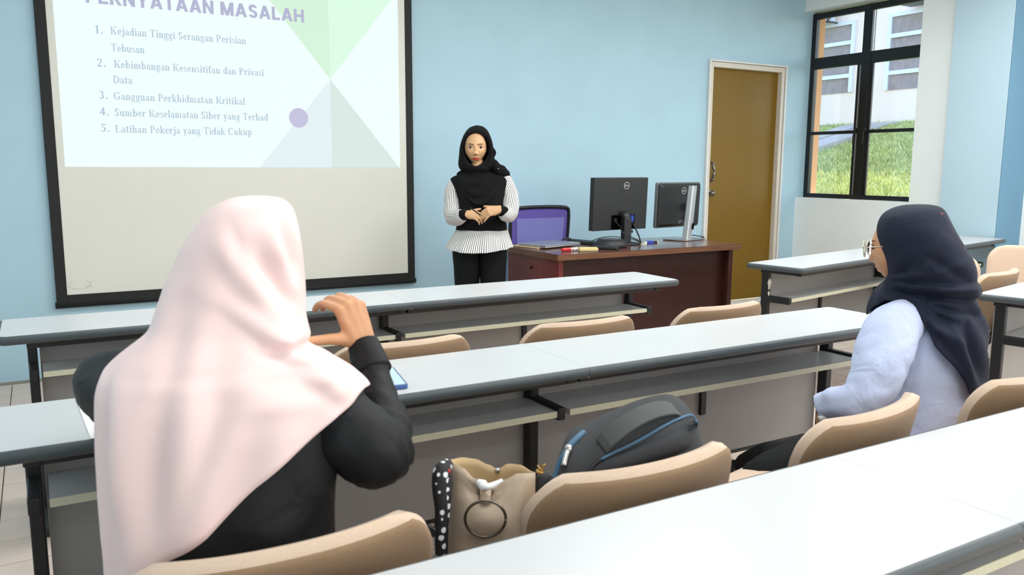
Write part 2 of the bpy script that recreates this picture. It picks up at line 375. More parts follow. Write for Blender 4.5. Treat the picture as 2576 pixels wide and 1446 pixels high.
curb('lower grey concrete kerb slanting up the lawn', [(2030, 362), (2156, 321), (2158, 338), (2030, 378)], .12)
curb('upper pale concrete kerb slanting up behind the lower one', [(2030, 346), (2120, 315), (2156, 311), (2158, 316), (2120, 330), (2030, 357)], .14)
curb('short concrete apron against the white building', [(2186, 308), (2262, 305), (2232, 312), (2205, 322), (2186, 322)], .06)

# ------------------------------------------------------------------ projection screen
scr = thing('projection_screen', (1.26, D-.01, .46), 'large white projection screen with a thick black border on the blue wall', 'screen')
clothm = mat('screen_cloth', (226, 225, 214), .8, var=.012, scale=3)
MB().box(.07, D-.03, .46, 2.45, D-.005, 2.75).build('backing', black, scr, world=True)
MB().box(.128, D-.034, .515, 2.396, D-.03, 2.72).build('screen_cloth', clothm, scr, world=True)
frm = mat('screen_border', (22, 24, 22), .7, var=.1)
for n_, b in (('border', (.068, .46, .128, 2.75)), ('border', (2.396, .46, 2.451, 2.75)), ('border', (.128, .46, 2.396, .515)), ('border', (.128, 2.70, 2.396, 2.75))):
    MB().box(b[0], D-.038, b[1], b[2], D-.004, b[3]).build(n_, frm, scr, world=True, bevel=.002)
MB().cyl((.06, D-.022, .452), (2.46, D-.022, .452), .020, n=12).build('weight_bar', frm, scr, world=True, smooth=True)
sk = MB().tube([(.20+.06*math.cos(t), D-.0345, .575+.028*math.sin(t)) for t in [k*.45+2.2 for k in range(12)]], .0008, 5, 2)
sk.tube([(.235, D-.0345, .56), (.255, D-.0345, .563), (.27, D-.0345, .556)], .0008, 5, 2); sk.build('pencil_scribble', mat('pencil', (170, 160, 165), .9), scr, world=True)
ys = D-.036
def flat(name, polys, rgb, e, y, parent=scr):
    mb = MB()
    for p in polys: mb.poly([(a, y, b) for a, b in p])
    return mb.build(name, mat('slide_'+name, rgb, .9, emit=e, var=0), parent, world=True)
sx0, sx1, sz0, sz1 = .168, 2.343, 1.299, 2.53
slide = flat('slide_field', [[(sx0, sz0), (sx1, sz0), (sx1, sz1), (sx0, sz1)]], (240, 254, 254), .98, ys)
flat('green_facet', [[(1.832, 1.906), (1.832, sz1), (1.325, sz1)]], (216, 246, 222), .95, ys-.0006)
flat('bright_green_facet', [[(1.832, 1.906), (2.33, sz1), (1.832, sz1)]], (222, 255, 232), .95, ys-.0006)
flat('pale_facet', [[(1.832, 1.906), (1.327, sz0), (1.829, sz0)]], (230, 244, 248), .95, ys-.0006)
flat('grey_facet', [[(1.832, 1.906), (1.829, sz0), (2.338, sz0)]], (218, 236, 229), .95, ys-.0006)
flat('lilac_disc', [[(1.602+.066*math.cos(k*pi/20), 1.636+.066*math.sin(k*pi/20)) for k in range(40)]], (198, 196, 226), .95, ys-.0012)
# serif lettering drawn stroke by stroke (units: x-height .46, cap .68)
ST, TH, SF = .125, .05, .045
def R4(x0, y0, x1, y1): return [(x0, y0), (x1, y0), (x1, y1), (x0, y1)]
def stem(x, y0, y1, sb=1, stp=1, w=ST, l=.07):
    o = [R4(x, y0, x+w, y1)]
    if sb: o.append(R4(x-l, y0, x+w+l, y0+SF))
    if stp: o.append(R4(x-l, y1-SF, x+w+(l if stp == 2 else 0), y1))
    return o
def arc(cx, cy, rx, ry, a0, a1, ws, wt, n=14):
    out = []
    for k in range(n):
        q = []
        for t in (a0+(a1-a0)*k/n, a0+(a1-a0)*(k+1)/n):
            t = math.radians(t); q.append(((cx+rx*math.cos(t), cy+ry*math.sin(t)), (cx+(rx-ws)*math.cos(t), cy+(ry-wt)*math.sin(t))))
        out.append([q[0][0], q[1][0], q[1][1], q[0][1]])
    return out
def ln_(x0, y0, x1, y1, w): return [[(x0-w/2, y0), (x0+w/2, y0), (x1+w/2, y1), (x1-w/2, y1)]]
o_ = lambda cx=.23, r=.22: arc(cx, .225, r, .235, 0, 360, .12, .045, 22)
bowl = lambda cx: arc(cx, .225, .20, .235, 0, 360, .115, .045, 20)
G = {
 'a': (.44, arc(.21, .30, .17, .16, 20, 165, .1, .05)+[R4(.27, .0, .385, .33)]+arc(.19, .13, .17, .14, 60, 350, .1, .045)+[R4(.36, 0, .45, .05)]),
 'b': (.50, stem(.06, 0, .70, 0, 1)+bowl(.27)), 'd': (.50, stem(.32, 0, .70, 0, 1)+bowl(.23)+[R4(.44, 0, .5, .045)]),
 'e': (.43, arc(.22, .225, .20, .235, 0, 325, .11, .05, 20)+[R4(.08, .22, .42, .27)]),
 'f': (.33, stem(.08, 0, .55, 1, 0)+arc(.26, .55, .18, .15, 20, 180, .12, .05)+[R4(0, .41, .3, .46)]),
 'g': (.46, arc(.21, .29, .18, .17, 0, 360, .1, .045, 18)+arc(.22, -.08, .21, .13, 0, 360, .06, .05, 18)+[R4(.08, .04, .34, .1), R4(.32, .38, .46, .44)]),
 'h': (.52, stem(.07, 0, .70)+arc(.29, .28, .155, .18, 0, 120, .115, .06)+stem(.33, 0, .30, 1, 0, l=.05)),
 'i': (.27, stem(.08, 0, .45)+arc(.135, .60, .07, .07, 0, 360, .069, .069, 12)), 'j': (.28, stem(.11, -.08, .45, 0, 1)+arc(.08, -.08, .155, .12, 180, 360, .115, .05)+arc(.17, .60, .07, .07, 0, 360, .069, .069, 12)),
 'k': (.52, stem(.07, 0, .70)+ln_(.22, .20, .42, .44, .06)+ln_(.27, .24, .42, .03, .13)+[R4(.3, .41, .5, .46), R4(.32, 0, .54, .045)]),
 'l': (.27, stem(.08, 0, .70)), 'm': (.78, stem(.07, 0, .45)+arc(.28, .28, .145, .18, 0, 120, .11, .06)+stem(.31, 0, .3, 1, 0, w=.115, l=.05)+arc(.54, .28, .145, .18, 0, 120, .11, .06)+stem(.57, 0, .3, 1, 0, w=.115, l=.05)),
 'n': (.52, stem(.07, 0, .45)+arc(.29, .28, .155, .18, 0, 120, .115, .06)+stem(.33, 0, .30, 1, 0, l=.05)), 'o': (.46, o_()),
 'p': (.50, stem(.06, -.20, .45, 1, 1)+bowl(.27)), 'r': (.40, stem(.07, 0, .45)+arc(.29, .30, .14, .16, 25, 150, .1, .08)),
 's': (.36, arc(.18, .335, .15, .125, 30, 270, .1, .05)+arc(.17, .125, .16, .13, -150, 90, .1, .05)), 't': (.32, stem(.08, .06, .58, 0, 0)+arc(.21, .10, .13, .11, 180, 320, .11, .05)+[R4(.0, .41, .3, .46)]),
 'u': (.52, stem(.05, .15, .45, 0, 1)+arc(.21, .17, .16, .18, 180, 320, .115, .06)+stem(.32, 0, .45, 0, 1)+[R4(.44, 0, .5, .045)]),
 'v': (.46, ln_(.1, .45, .26, 0, .13)+ln_(.38, .45, .24, 0, .06)+[R4(0, .41, .2, .455), R4(.3, .41, .47, .455)]),
 'y': (.46, ln_(.1, .45, .26, 0, .13)+ln_(.38, .45, .16, -.18, .06)+[R4(0, .41, .2, .455), R4(.3, .41, .47, .455)]+arc(.12, -.15, .06, .06, 0, 360, .059, .059, 10)),
 'K': (.72, stem(.1, 0, .68, 1, 2)+ln_(.28, .30, .58, .66, .06)+ln_(.34, .36, .58, .02, .15)+[R4(.44, .635, .7, .68), R4(.44, 0, .74, .045)]),
 'T': (.62, stem(.25, 0, .68, 1, 0)+[R4(.03, .63, .59, .68), R4(.03, .5, .075, .68), R4(.545, .5, .59, .68)]),
 'S': (.52, arc(.26, .50, .20, .19, 25, 270, .13, .05)+arc(.25, .18, .21, .19, -155, 90, .13, .05)+[R4(.42, .5, .46, .68), R4(.05, .0, .09, .2)]),
 'P': (.60, stem(.1, 0, .68, 1, 1)+arc(.28, .49, .27, .19, -90, 90, .13, .05)+[R4(.2, .63, .3, .68), R4(.2, .30, .3, .345)]),
 'D': (.70, stem(.1, 0, .68, 1, 1)+arc(.28, .34, .38, .34, -90, 90, .14, .05)+[R4(.15, .63, .3, .68), R4(.15, 0, .3, .045)]),
 'G': (.74, arc(.37, .34, .33, .35, 40, 330, .14, .05, 22)+[R4(.52, .05, .65, .30), R4(.45, .28, .73, .325), R4(.58, .48, .62, .67)]),
 'L': (.62, stem(.1, 0, .68, 1, 2)+[R4(.1, 0, .58, .045), R4(.54, 0, .59, .22)]), 'C': (.68, arc(.36, .34, .32, .35, 40, 325, .14, .05, 22)+[R4(.56, .46, .6, .67)]),
 '1': (.46, stem(.19, 0, .68, 1, 0)+ln_(.12, .56, .24, .66, .1)), '2': (.48, arc(.23, .49, .19, .19, -20, 170, .12, .05)+ln_(.09, .03, .36, .43, .09)+[R4(.04, 0, .44, .1)]),
 '3': (.48, arc(.22, .52, .17, .16, -60, 160, .11, .05)+arc(.21, .20, .2, .21, -160, 75, .12, .05)), '4': (.48, [R4(.26, 0, .38, .68), R4(.02, .17, .46, .25)]+ln_(.05, .2, .3, .66, .07)),
 '5': (.48, [R4(.1, .58, .42, .68), R4(.09, .38, .14, .66)]+arc(.21, .22, .21, .22, -150, 110, .13, .06)), '.': (.25, arc(.12, .06, .07, .07, 0, 360, .069, .069, 12)), ' ': (.26, [])}
def line(mb, s, x0, x1, z, size, y):
    wd = sum(G[c][0] for c in s)+.035*len(s); k = (x1-x0)/wd if x1 else size; x = x0
    for c in s:
        for p in G[c][1]: mb.poly([(x+a*k, y, z+b*size) for a, b in p])
        x += (G[c][0]+.035)*k
tx = MB(); yt = ys-.0014
for n_, z, x, rows in (('1.', 2.097, .376, [('Kejadian Tinggi Serangan Perisian', .464, 1.272, 2.100), ('Tebusan', .462, .653, 1.999)]),
                       ('2.', 1.903, .378, [('Kebimbangan Kesensitifan dan Privasi', .472, 1.380, 1.902), ('Data', .462, .572, 1.809)]),
                       ('3.', 1.711, .377, [('Gangguan Perkhidmatan Kritikal', .459, 1.250, 1.710)]), ('4.', 1.612, .376, [('Sumber Keselamatan Siber yang Terhad', .458, 1.396, 1.611)]),
                       ('5.', 1.513, .375, [('Latihan Pekerja yang Tidak Cukup', .456, 1.286, 1.511)])):
    line(tx, n_, x, None, z, .070, yt)
    for s, a, b, zz in rows: line(tx, s, a, b, zz, .066, yt)
tag(tx.build('bullet_text', mat('slide_text', (176, 200, 216), .9, emit=.95, var=0), scr, world=True), kind='stuff')
def text_mesh(name, s, x0, x1, z, hgt, y, m, parent, off=.02):
    c = bpy.data.curves.new(name, 'FONT'); c.body = s; c.size = 1; c.offset = off; c.space_character = 1.08
    o = bpy.data.objects.new(name, c); COL.objects.link(o); bpy.context.view_layer.update()
    me = bpy.data.meshes.new_from_object(o.evaluated_get(bpy.context.evaluated_depsgraph_get())); COL.objects.unlink(o); bpy.data.objects.remove(o)
    xs = [v.co.x for v in me.vertices]; zs = [v.co.y for v in me.vertices]
    kx = (x1-x0)/(max(xs)-min(xs)); kz = hgt/(max(zs)-min(zs)); mx, mz = min(xs), min(zs)
    mb = MB().add([(x0+(v.co.x-mx)*kx, y, z+(v.co.y-mz)*kz) for v in me.vertices], [tuple(p.vertices) for p in me.polygons])
    return mb, m
B_ = .24
def ring_(cx, cy, rx, ry, a0, a1): return arc(cx, cy, rx, ry, a0, a1, B_, .2, 14)
TG = {'P': (.74, [R4(0, 0, B_, 1), R4(B_, .8, .42, 1), R4(B_, .36, .42, .56)]+ring_(.42, .68, .31, .32, -90, 90)),
      'E': (.68, [R4(0, 0, B_, 1), R4(B_, .8, .66, 1), R4(B_, .41, .6, .6), R4(B_, 0, .68, .2)]),
      'R': (.80, [R4(0, 0, B_, 1), R4(B_, .8, .42, 1), R4(B_, .38, .42, .56), [(.30, .42), (.54, .46), (.82, 0), (.54, 0)]]+ring_(.42, .69, .31, .31, -90, 90)),
      'N': (.82, [R4(0, 0, B_, 1), R4(.58, 0, .82, 1), [(0, 1), (.24, 1), (.82, 0), (.58, 0)]]),
      'Y': (.86, [R4(.31, 0, .55, .45), [(0, 1), (.28, 1), (.55, .42), (.31, .42)], [(.58, 1), (.86, 1), (.55, .42), (.31, .42)]]),
      'A': (.90, [[(.32, 1), (.58, 1), (.25, 0), (0, 0)], [(.32, 1), (.58, 1), (.90, 0), (.65, 0)], R4(.25, .19, .65, .37)]),
      'T': (.74, [R4(.25, 0, .49, .8), R4(0, .8, .74, 1)]), 'L': (.64, [R4(0, 0, B_, 1), R4(B_, 0, .64, .2)]),
      'M': (.98, [R4(0, 0, B_, 1), R4(.74, 0, .98, 1), [(0, 1), (.27, 1), (.60, 0), (.38, 0)], [(.98, 1), (.71, 1), (.38, 0), (.60, 0)]]),
      'S': (.72, arc(.36, .715, .33, .30, 15, 270, .24, .19, 14)+arc(.36, .285, .34, .30, -165, 90, .24, .19, 14)),
      'H': (.82, [R4(0, 0, B_, 1), R4(.58, 0, .82, 1), R4(B_, .40, .58, .60)])}
for wd_, a_, b_ in (('PERNYATAAN', .342, 1.075), ('MASALAH', 1.117, 1.661)):
    tmb = MB(); tot = sum(TG[c][0] for c in wd_)+.10*(len(wd_)-1); k_ = (b_-a_)/tot; x_ = a_
    for c in wd_:
        for p_ in TG[c][1]: tmb.poly([(x_+u*k_, yt, 2.272+v*.084) for u, v in p_])
        x_ += (TG[c][0]+.10)*k_
    tag(tmb.build('title_word', mat('slide_title', (184, 186, 214), .9, emit=.95, var=0), scr, world=True), kind='stuff')

# ------------------------------------------------------------------ student desks
def make_desk(name, loc, rz, label, left_leg, right_leg, round_l, round_r, ht=.74, dp=.374, W=1.5, group='long white student desks', lx=None, rx=None, strip=True, short=0):
    t = thing(name, loc, label, 'desk', rz, group)
    g = .0006; r = .022
    x0, x1 = (0 if round_l else g), (W if round_r else W-g)
    ol = rrect(x0+(.006 if round_l else .0), .006, x1-(.006 if round_r else .0), dp-.006, [r if round_r else 0, r if round_l else 0, r if round_l else 0, r if round_r else 0])
    MB().prism(ol, ht-.028, ht).build('tabletop', laminate, t)
    # edge band: rounded nosing round the exposed sides
    path = rrect(x0+(.004 if round_l else 0), .004, x1-(.004 if round_r else 0), dp-.004, [r if round_r else .001, r if round_l else .001, r if round_l else .001, r if round_r else .001], 5)
    if round_r and not round_l: path = path[12:]+path[:12]
    n = len(path); prof = [(-.004, .0), (.005, -.002), (.009, -.008), (.0095, -.016), (.007, -.025), (.0, -.031), (-.006, -.031)]
    rings = []
    for i in range(n):
        a = V((*path[max(i-1, 0)], 0)); b = V((*path[i], 0)); c = V((*path[min(i+1, n-1)], 0)); d = (c-a).normalized()
        if i < 6: d = (V((*path[6], 0))-V((*path[5], 0))).normalized() if not (round_l and round_r) and (path[0][0]-path[5][0])**2 < .0001 else d
        if i >= n-6: d = (V((*path[n-6], 0))-V((*path[n-7], 0))).normalized() if (path[-1][0]-path[n-6][0])**2 < .0001 else d
        nn = V((d.y, -d.x, 0))
        rings.append([b+nn*u+V((0, 0, ht+vv)) for u, vv in prof])
    eb = MB(); eb.loft(rings, cap=False, closed=False); eb.build('edge_band', edgegrey, t, smooth=True)
    if not round_l: MB().box(x0-.0005, .0, ht-.03, x0+.002, dp-.004, ht-.003).build('raw_end', cream, t)
    # steel frame
    e0, e1 = (.082 if round_l else .004), (W-.082 if round_r else W-.004)
    for y in (.055, dp-.075): MB().box(e0, y, ht-.058, e1, y+.03, ht-.03).build('frame_rail', black, t, bevel=.003)
    for x in (e0+.018, e1-.018): MB().box(x-.018, .05, ht-.056, x+.018, dp-.05, ht-.031).build('end_rail', black, t, bevel=.003)
    pa, pb_ = (.118 if round_l else .004), (W-.118-short if round_r else W-.004)
    MB().box(pa, dp-.052, .228, pb_, dp-.038, ht-.058).build('modesty_panel', panelgrey, t, bevel=.002)
    MB().box(pa, dp-.054, .216, pb_, dp-.036, .228).build('panel_edge', black, t)
    sh = MB().box(.022 if not left_leg or not round_l else .125, .128, .560, W-.022 if not (right_leg and round_r) else W-.085, dp-.07, .578).build('shelf', laminate, t, bevel=.001)
    MB().box(.022 if not left_leg or not round_l else .125, .124, .559, W-.022 if not (right_leg and round_r) else W-.085, .128, .579).build('shelf_edge', cream, sh, bevel=.001)
    def leg(x, px_):
        l = MB().box(px_-.016, dp-.098, .03, px_+.016, dp-.054, ht-.03).build('leg', black, t, bevel=.004)
        MB().box(px_-.022, .02, 0, px_+.022, dp-.02, .03).build('foot', black, l, bevel=.006)
        MB().box(px_-.013, .118, .550, px_+.013, dp-.09, .588).build('shelf_arm', black, l, bevel=.003)
    if left_leg: leg(0, .095 if round_l else -.012)
    if right_leg: leg(W, W-.098 if round_r else W)
    if strip: MB().box(W*.5-.012, dp-.066, .40, W*.5+.012, dp-.051, .56).build('panel_bracket', black, t)
    return t
y1, y2, y3 = 3.186, 1.888, .678
J = 1.355
make_desk('student_desk', (J-1.5, y1, 0), 0, 'front row long white desk, left half, nearest the screen', True, False, True, False)
make_desk('student_desk', (J, y1, 0), 0, 'front row long white desk, right half, before the wooden teacher desk', True, True, False, True)
make_desk('student_desk', (J-1.5, y2, 0), 0, 'second row white desk, left half, where the woman in pink leans', True, False, True, False)
make_desk('student_desk', (J, y2, 0), 0, 'second row white desk, right half, behind the backpack', True, True, False, True)
make_desk('student_desk', (J-1.49, y3, 0), 0, 'foreground white desk, left half, at the bottom centre', True, False, True, False, strip=False)
make_desk('student_desk', (J+.01, y3, 0), 0, 'foreground white desk, right half, filling the bottom right corner', True, True, False, True, strip=False)
th = math.radians(10.6); ux, uy = math.cos(th), math.sin(th)
for k in (0, 1):
    make_desk('student_desk', (3.565+1.5*k*ux, 3.01+1.5*k*uy, 0), th, ['right block front white desk with a paint chip on its leg', 'white desk end below the pale blue column'][k], True, k == 1, k == 0, k == 1, .775, .352, short=.30*k)
    make_desk('student_desk', (3.608+1.5*k*ux, 1.70+1.5*k*uy, 0), th, ['right block second white desk, behind the navy headscarf', 'right block second row desk, far half beyond the frame'][k], True, k == 1, k == 0, k == 1, .775, .352)
rb = [o for o in bpy.data.objects if o.get('label', '').startswith('right block front')][0]
chip = MB()
for cx_, cz_, rx_, rz_ in ((.078, .655, .010, .03), (.079, .60, .006, .012)):
    chip.poly([(.0785, .245+(cx_-.078)+rx_*math.cos(t)*(1+.3*math.sin(3*t)), cz_+rz_*math.sin(t)*(1+.2*math.cos(5*t))) for t in [k*pi/10 for k in range(20)]])
    chip.poly([(.095+rx_*math.cos(t)*(1+.3*math.sin(3*t)), .2535, cz_+rz_*math.sin(t)*(1+.2*math.cos(5*t))) for t in [k*pi/10 for k in range(20)]])
tag(chip.build('paint_chips', mat('chip_cream', (226, 220, 202), .8), rb), kind='stuff')
# ------------------------------------------------------------------ shell chairs
def make_chair(loc, rz, label):
    t = thing('shell_chair', loc, label, 'chair', rz, 'tan upholstered chairs')
    def pad(fn, ns, nt, th_):        # closed cushion from a mid surface fn(s,t)->(point, normal), rounded rim
        g = [[fn(i/ns*2-1, j/nt*2-1) for j in range(nt+1)] for i in range(ns+1)]
        return g
    # backrest: outline is a rounded rectangle mapped on a curved sheet
    def sheet(name, fn, w, h, rc, thk, mats, nu=44, nv=28):
        mb = MB(); top = []; bot = []
        ol = []
        def inset(u, v):
            return u, v
        for side in (1, -1):
            for i in range(nv+1):
                for j in range(nu+1):
                    v = -1+2*i/nv; u = -1+2*j/nu
                    # squircle mapping for the corners
                    y = v*h/2; ex = max(0, abs(y)-(h/2-rc)); lim = w/2-rc+math.sqrt(max(0, rc*rc-ex*ex)); x = u*lim
                    edge = min(1, (lim-abs(x))/(thk*.6)+.0, (h/2-abs(y))/(thk*.6)+.0); edge = max(0, edge)
                    tt = thk*.5*math.sqrt(max(0, 1-(1-edge)**2))
                    p, n = fn(x, y); mb.v.append(p+n*side*tt)
        N = (nu+1)*(nv+1)
        for i in range(nv):
            for j in range(nu):
                a = i*(nu+1)+j; q = [a, a+1, a+nu+2, a+nu+1]
                mb.f.append(q); mb.m.append(0); mb.f.append([N+k for k in q][::-1]); mb.m.append(0 if i in (0, nv-1) or j in (0, nu-1) else 1)  # outer rear cells take the pale tone as a painted rim highlight
        o = mb.build(name, mats, t, smooth=True)
        return o
    def bfn(x, y):
        z = .617+y; tilt = (z-.45)*.20
        yy = -.245-tilt+.075*(abs(x)/.26)**2.2
        p = V((x, yy+.045, z)); dx = .075*2.2*(abs(x)/.26)**1.2/.26*math.copysign(1, x)
        n = V((-dx, 1, .20)).normalized(); return p, n
    sheet('backrest', bfn, .505, .315, .10, .042, [tanrim, tan])
    def sfn(x, y):
        z = .45-.02*(abs(x)/.25)**2*-1-.03*max(0, (y-.1)/.13)**2+.03*max(0, (-y-.1)/.13)**2
        return V((x, y+.0, z)), V((0, 0, 1))
    sheet('seat', sfn, .49, .46, .10, .05, [tanrim, tan])
    sp = MB()
    for s in (-1, 1): sp.tube([(s*.07, -.02, .415), (s*.07, -.19, .41), (s*.07, -.235, .46), (s*.07, -.262, .58)], .013, 8, 5)
    sp.build('back_support', black, t, smooth=True)
    MB().box(-.1, -.1, .395, .1, .08, .422).build('seat_plate', black, t, bevel=.004)
    MB().cyl((0, 0, .09), (0, 0, .40), .026, n=16).build('column', black, t, smooth=True)
    for k in range(5):
        a = pi/2+k*2*pi/5; e = V((math.cos(a)*.25, math.sin(a)*.25, .06))
        l = MB().tube([(0, 0, .10), e*.5+V((0, 0, .055)), e], [.024, .02, .015], 8, 4).build('leg', black, t, smooth=True)
        MB().ball((e.x, e.y, .03), .024, .024, .03, 8).build('castor', black, l, smooth=True)
    MB().cyl((.08, .0, .405), (.20, .0, .395), .006, n=8).cyl((.185, .0, .396), (.235, .0, .392), .016, n=12).build('lever', black, t, smooth=True)
    return t
YC1, YC2 = 2.60, 1.39
ch = make_chair((.975, YC2, 0), 0, 'tan chair in second row carrying the backpack and beige bag')
def dup_chair(x, y, rz, label):
    c = copy_tree(ch); c.location = (x, y, 0); c.rotation_euler = (0, 0, rz); c['label'] = label; return c
dup_chair(.29, YC2, 0, 'tan chair the woman in the pink headscarf sits on')
dup_chair(1.63, YC2+.01, math.radians(8), 'empty tan chair turned towards the screen, left of the woman in blue')
dup_chair(2.33, YC2, 0, 'tan chair behind the back of the woman in the pale blue shirt')
dup_chair(.985, YC1, 0, 'front row tan chair beside the raised hand')
dup_chair(1.69, YC1+.01, 0, 'front row tan chair, the middle one of three')
dup_chair(2.365, YC1+.01, math.radians(2), 'front row tan chair in front of the wooden desk corner')
for a_ in ((4.54, 2.82, math.radians(140), 'tan chair half hidden by the navy headscarf showing its pale inner seat'),
           (5.47, 2.80, math.radians(120), 'tan chair at the right edge with its pale inner backrest facing the room'),
           (4.165, 2.545, th, 'tan chair at the right edge pushed up to the desk, seen from behind')):
    c_ = dup_chair(*a_); c_.scale = (1.045, 1.045, 1.045)

# ------------------------------------------------------------------ teacher desk
tdw = wood('mahogany', (50, 23, 19), (62, 30, 25), .35, 12, 12, 1.5, coat=.15)
tdt = wood('mahogany_top', (84, 50, 40), (108, 66, 52), .22, 2, 25, 25, coat=.4)
tde = wood('walnut_edge', (92, 58, 38), (118, 78, 52), .35, 2, 30, 30)
tds = wood('mahogany_lit_side', (104, 40, 36), (126, 54, 46), .35, 20, 20, 2)  # left side: the light on it is put into a redder tone
td = thing('teacher_desk', (3.63, 4.65, 0), 'dark mahogany teacher desk with a red brown side panel', 'desk')
tx0, tx1, ty0, ty1 = 2.83, 4.435, 4.302, 5.02
MB().box(tx0, ty0, .757, tx1, ty1, .762).build('desktop', tdt, td, world=True)
MB().box(tx0, ty0, .722, tx1, ty1, .757).build('top_edge', tde, td, world=True, bevel=.003)
MB().box(tx0+.035, ty0+.07, .0, tx0+.06, ty1-.03, .722).build('side_panel', tds, td, world=True, bevel=.002)
MB().box(tx1-.085, ty0+.06, .0, tx1-.055, ty1-.03, .722).build('side_panel', tdw, td, world=True, bevel=.002)
MB().box(tx0+.06, ty0+.09, .03, tx1-.085, ty0+.11, .722).build('front_panel', tdw, td, world=True)
MB().box(tx0+.035, ty0+.04, .0, tx0+.07, ty0+.07, .722).build('corner_post', tds, td, world=True, bevel=.003)
MB().box(tx1-.095, ty0+.03, .0, tx1-.055, ty0+.06, .722).build('corner_post', tdw, td, world=True, bevel=.003)
MB().cyl((tx0+.034, ty1-.35, .64), (tx0+.018, ty1-.35, .64), .008, n=10).build('side_knob', black, td, world=True)

# office chair behind it
oc = thing('office_chair', (3.38, 5.40, 0), 'purple mesh office chair with a black frame behind the teacher desk', 'chair')
def bm_(u, v, k=0):   # back sheet
    x = 3.372+u*(.262+.015*v); z = .76+v*.24; return V((x, 5.36-.02*v+.035*(u*u)-k, z))
outl = [(-1, -1), (-1.0, -.5), (-.99, .3), (-.95, .82), (-.86, .97), (-.5, 1.02), (0, 1.03), (.5, 1.02), (.86, .97), (.95, .82), (1.0, .3), (1.01, -.5), (1.0, -1), (.5, -1.1), (-.5, -1.1), (-1, -1)]
fr = MB().tube([bm_(u, v) for u, v in outl], .014, 10, 5); fr.build('back_frame', blackp, oc, smooth=True, world=True)
msh = MB(); rows = []
for i in range(13):
    v = -1.05+2.05*i/12; rows.append([bm_(u*(1 if abs(v) < .8 else 1-.5*(abs(v)-.8)), v, -.002) for u in [k/8-1 for k in range(17)]])
msh.loft(rows, closed=False); mo = msh.build('mesh_back', mat('purple_mesh', (106, 92, 176), .8, var=.05, scale=300), oc, smooth=True, world=True)
ins = MB(); rows = []
for i in range(9):
    v = -.95+1.62*i/8; wq = .80 if v > -.7 else .80-.5*(-.7-v); rows.append([bm_(u*wq, v, .003) for u in [k/6-1 for k in range(13)]])
ins.loft(rows, closed=False); ins.build('inner_mesh', mat('lilac_mesh', (134, 134, 204), .8, var=.04, scale=300), oc, smooth=True, world=True)
sm = MB(); sm.loft([ering((3.38, 5.22, .44), V((1, 0, 0)), V((0, 1, 0)), .22, .2, 28, 4), ering((3.38, 5.22, .47), V((1, 0, 0)), V((0, 1, 0)), .24, .22, 28, 4), ering((3.38, 5.22, .50), V((1, 0, 0)), V((0, 1, 0)), .22, .2, 28, 4)])
sm.build('seat', mat('purple_seat', (92, 80, 150), .9), oc, smooth=True, world=True)
MB().tube([(3.38, 5.25, .43), (3.38, 5.43, .44), (3.38, 5.42, .60)], .02, 8, 5).build('back_support', blackp, oc, smooth=True, world=True)
MB().cyl((3.38, 5.22, .10), (3.38, 5.22, .44), .025).build('gas_lift', black, oc, smooth=True, world=True)
for k in range(5):
    a = k*2*pi/5; e = V((3.38+.27*math.cos(a), 5.22+.27*math.sin(a), .07))
    lg = MB().tube([(3.38, 5.22, .11), e], [.025, .014], 8, 3).build('base_arm', blackp, oc, smooth=True, world=True)
    MB().ball((e.x, e.y, .03), .025, .025, .03, 8).build('castor', blackp, lg, smooth=True, world=True)

# monitors
def ring_logo(parent, M, cx, cz, rx, y):
    lg = MB(); n = 40
    for k in range(n):
        a, b = 2*pi*k/n, 2*pi*(k+1)/n
        lg.poly([M @ V((cx+rx*math.cos(a), y, cz+rx*math.sin(a))), M @ V((cx+rx*math.cos(b), y, cz+rx*math.sin(b))), M @ V((cx+.86*rx*math.cos(b), y, cz+.86*rx*math.sin(b))), M @ V((cx+.86*rx*math.cos(a), y, cz+.86*rx*math.sin(a)))])
    lg.build('logo_ring', mat('logo_silver', (196, 198, 198), .5, var=0), parent, world=True)
    tm_, _ = text_mesh('logo', 'DELL', cx-rx*.74, cx+rx*.74, cz-rx*.24, rx*.48, y, None, None, .02)
    tm_.v = [M @ v for v in tm_.v]; tm_.build('logo_letters', MATS['logo_silver'], parent, world=True)
m1 = thing('monitor', (3.64, 4.66, .762), 'black monitor seen from behind with a round logo, left of two', 'monitor')
M1 = Matrix.Translation((3.378, 4.71, .864)) @ Matrix.Rotation(math.radians(5), 4, 'Z') @ Matrix.Rotation(math.radians(2), 4, 'X')
pb = MB(); pb.loft([[M1 @ V((x, y, z)) for x, z in rrect(a, b, .518-a, .374-b, .006)] for y, a, b in ((.03, .0, .0), (.012, 0, 0), (.010, .003, .003), (.0, .003, .003))])
pb.build('panel', blackp, m1, world=True, bevel=.002)
MB().box(.175, -.001, .0, .40, .004, .105, M=M1).build('recess', mat('deep_black', (6, 6, 7), .8, spec=.05), m1, world=True)
rs_ = [(0, 0), (.175, 0), (.175, .104), (.40, .104), (.40, 0), (.518, 0), (.518, .374), (0, .374)]
rsm = MB(); vs_ = [M1 @ V((x, y, z)) for y in (.012, -.014) for x, z in rs_]
rsm.add(vs_, [tuple(range(8)), tuple(range(8, 16))]+[(i, (i+1) % 8, 8+(i+1) % 8, 8+i) for i in range(8)]); rsm.build('rear_shell', blackp, m1, world=True, bevel=.004)
ring_logo(m1, M1, .305, .318, .026, -.0155)
vg = MB().box(.352, -.03, .055, .378, -.001, .102, M=M1); vg.build('blue_plug', mat('vga_blue', (40, 66, 168), .5), m1, world=True, bevel=.004)
MB().box(.20, -.02, .055, .225, -.001, .085, M=M1).build('power_plug', black, m1, world=True, bevel=.003)
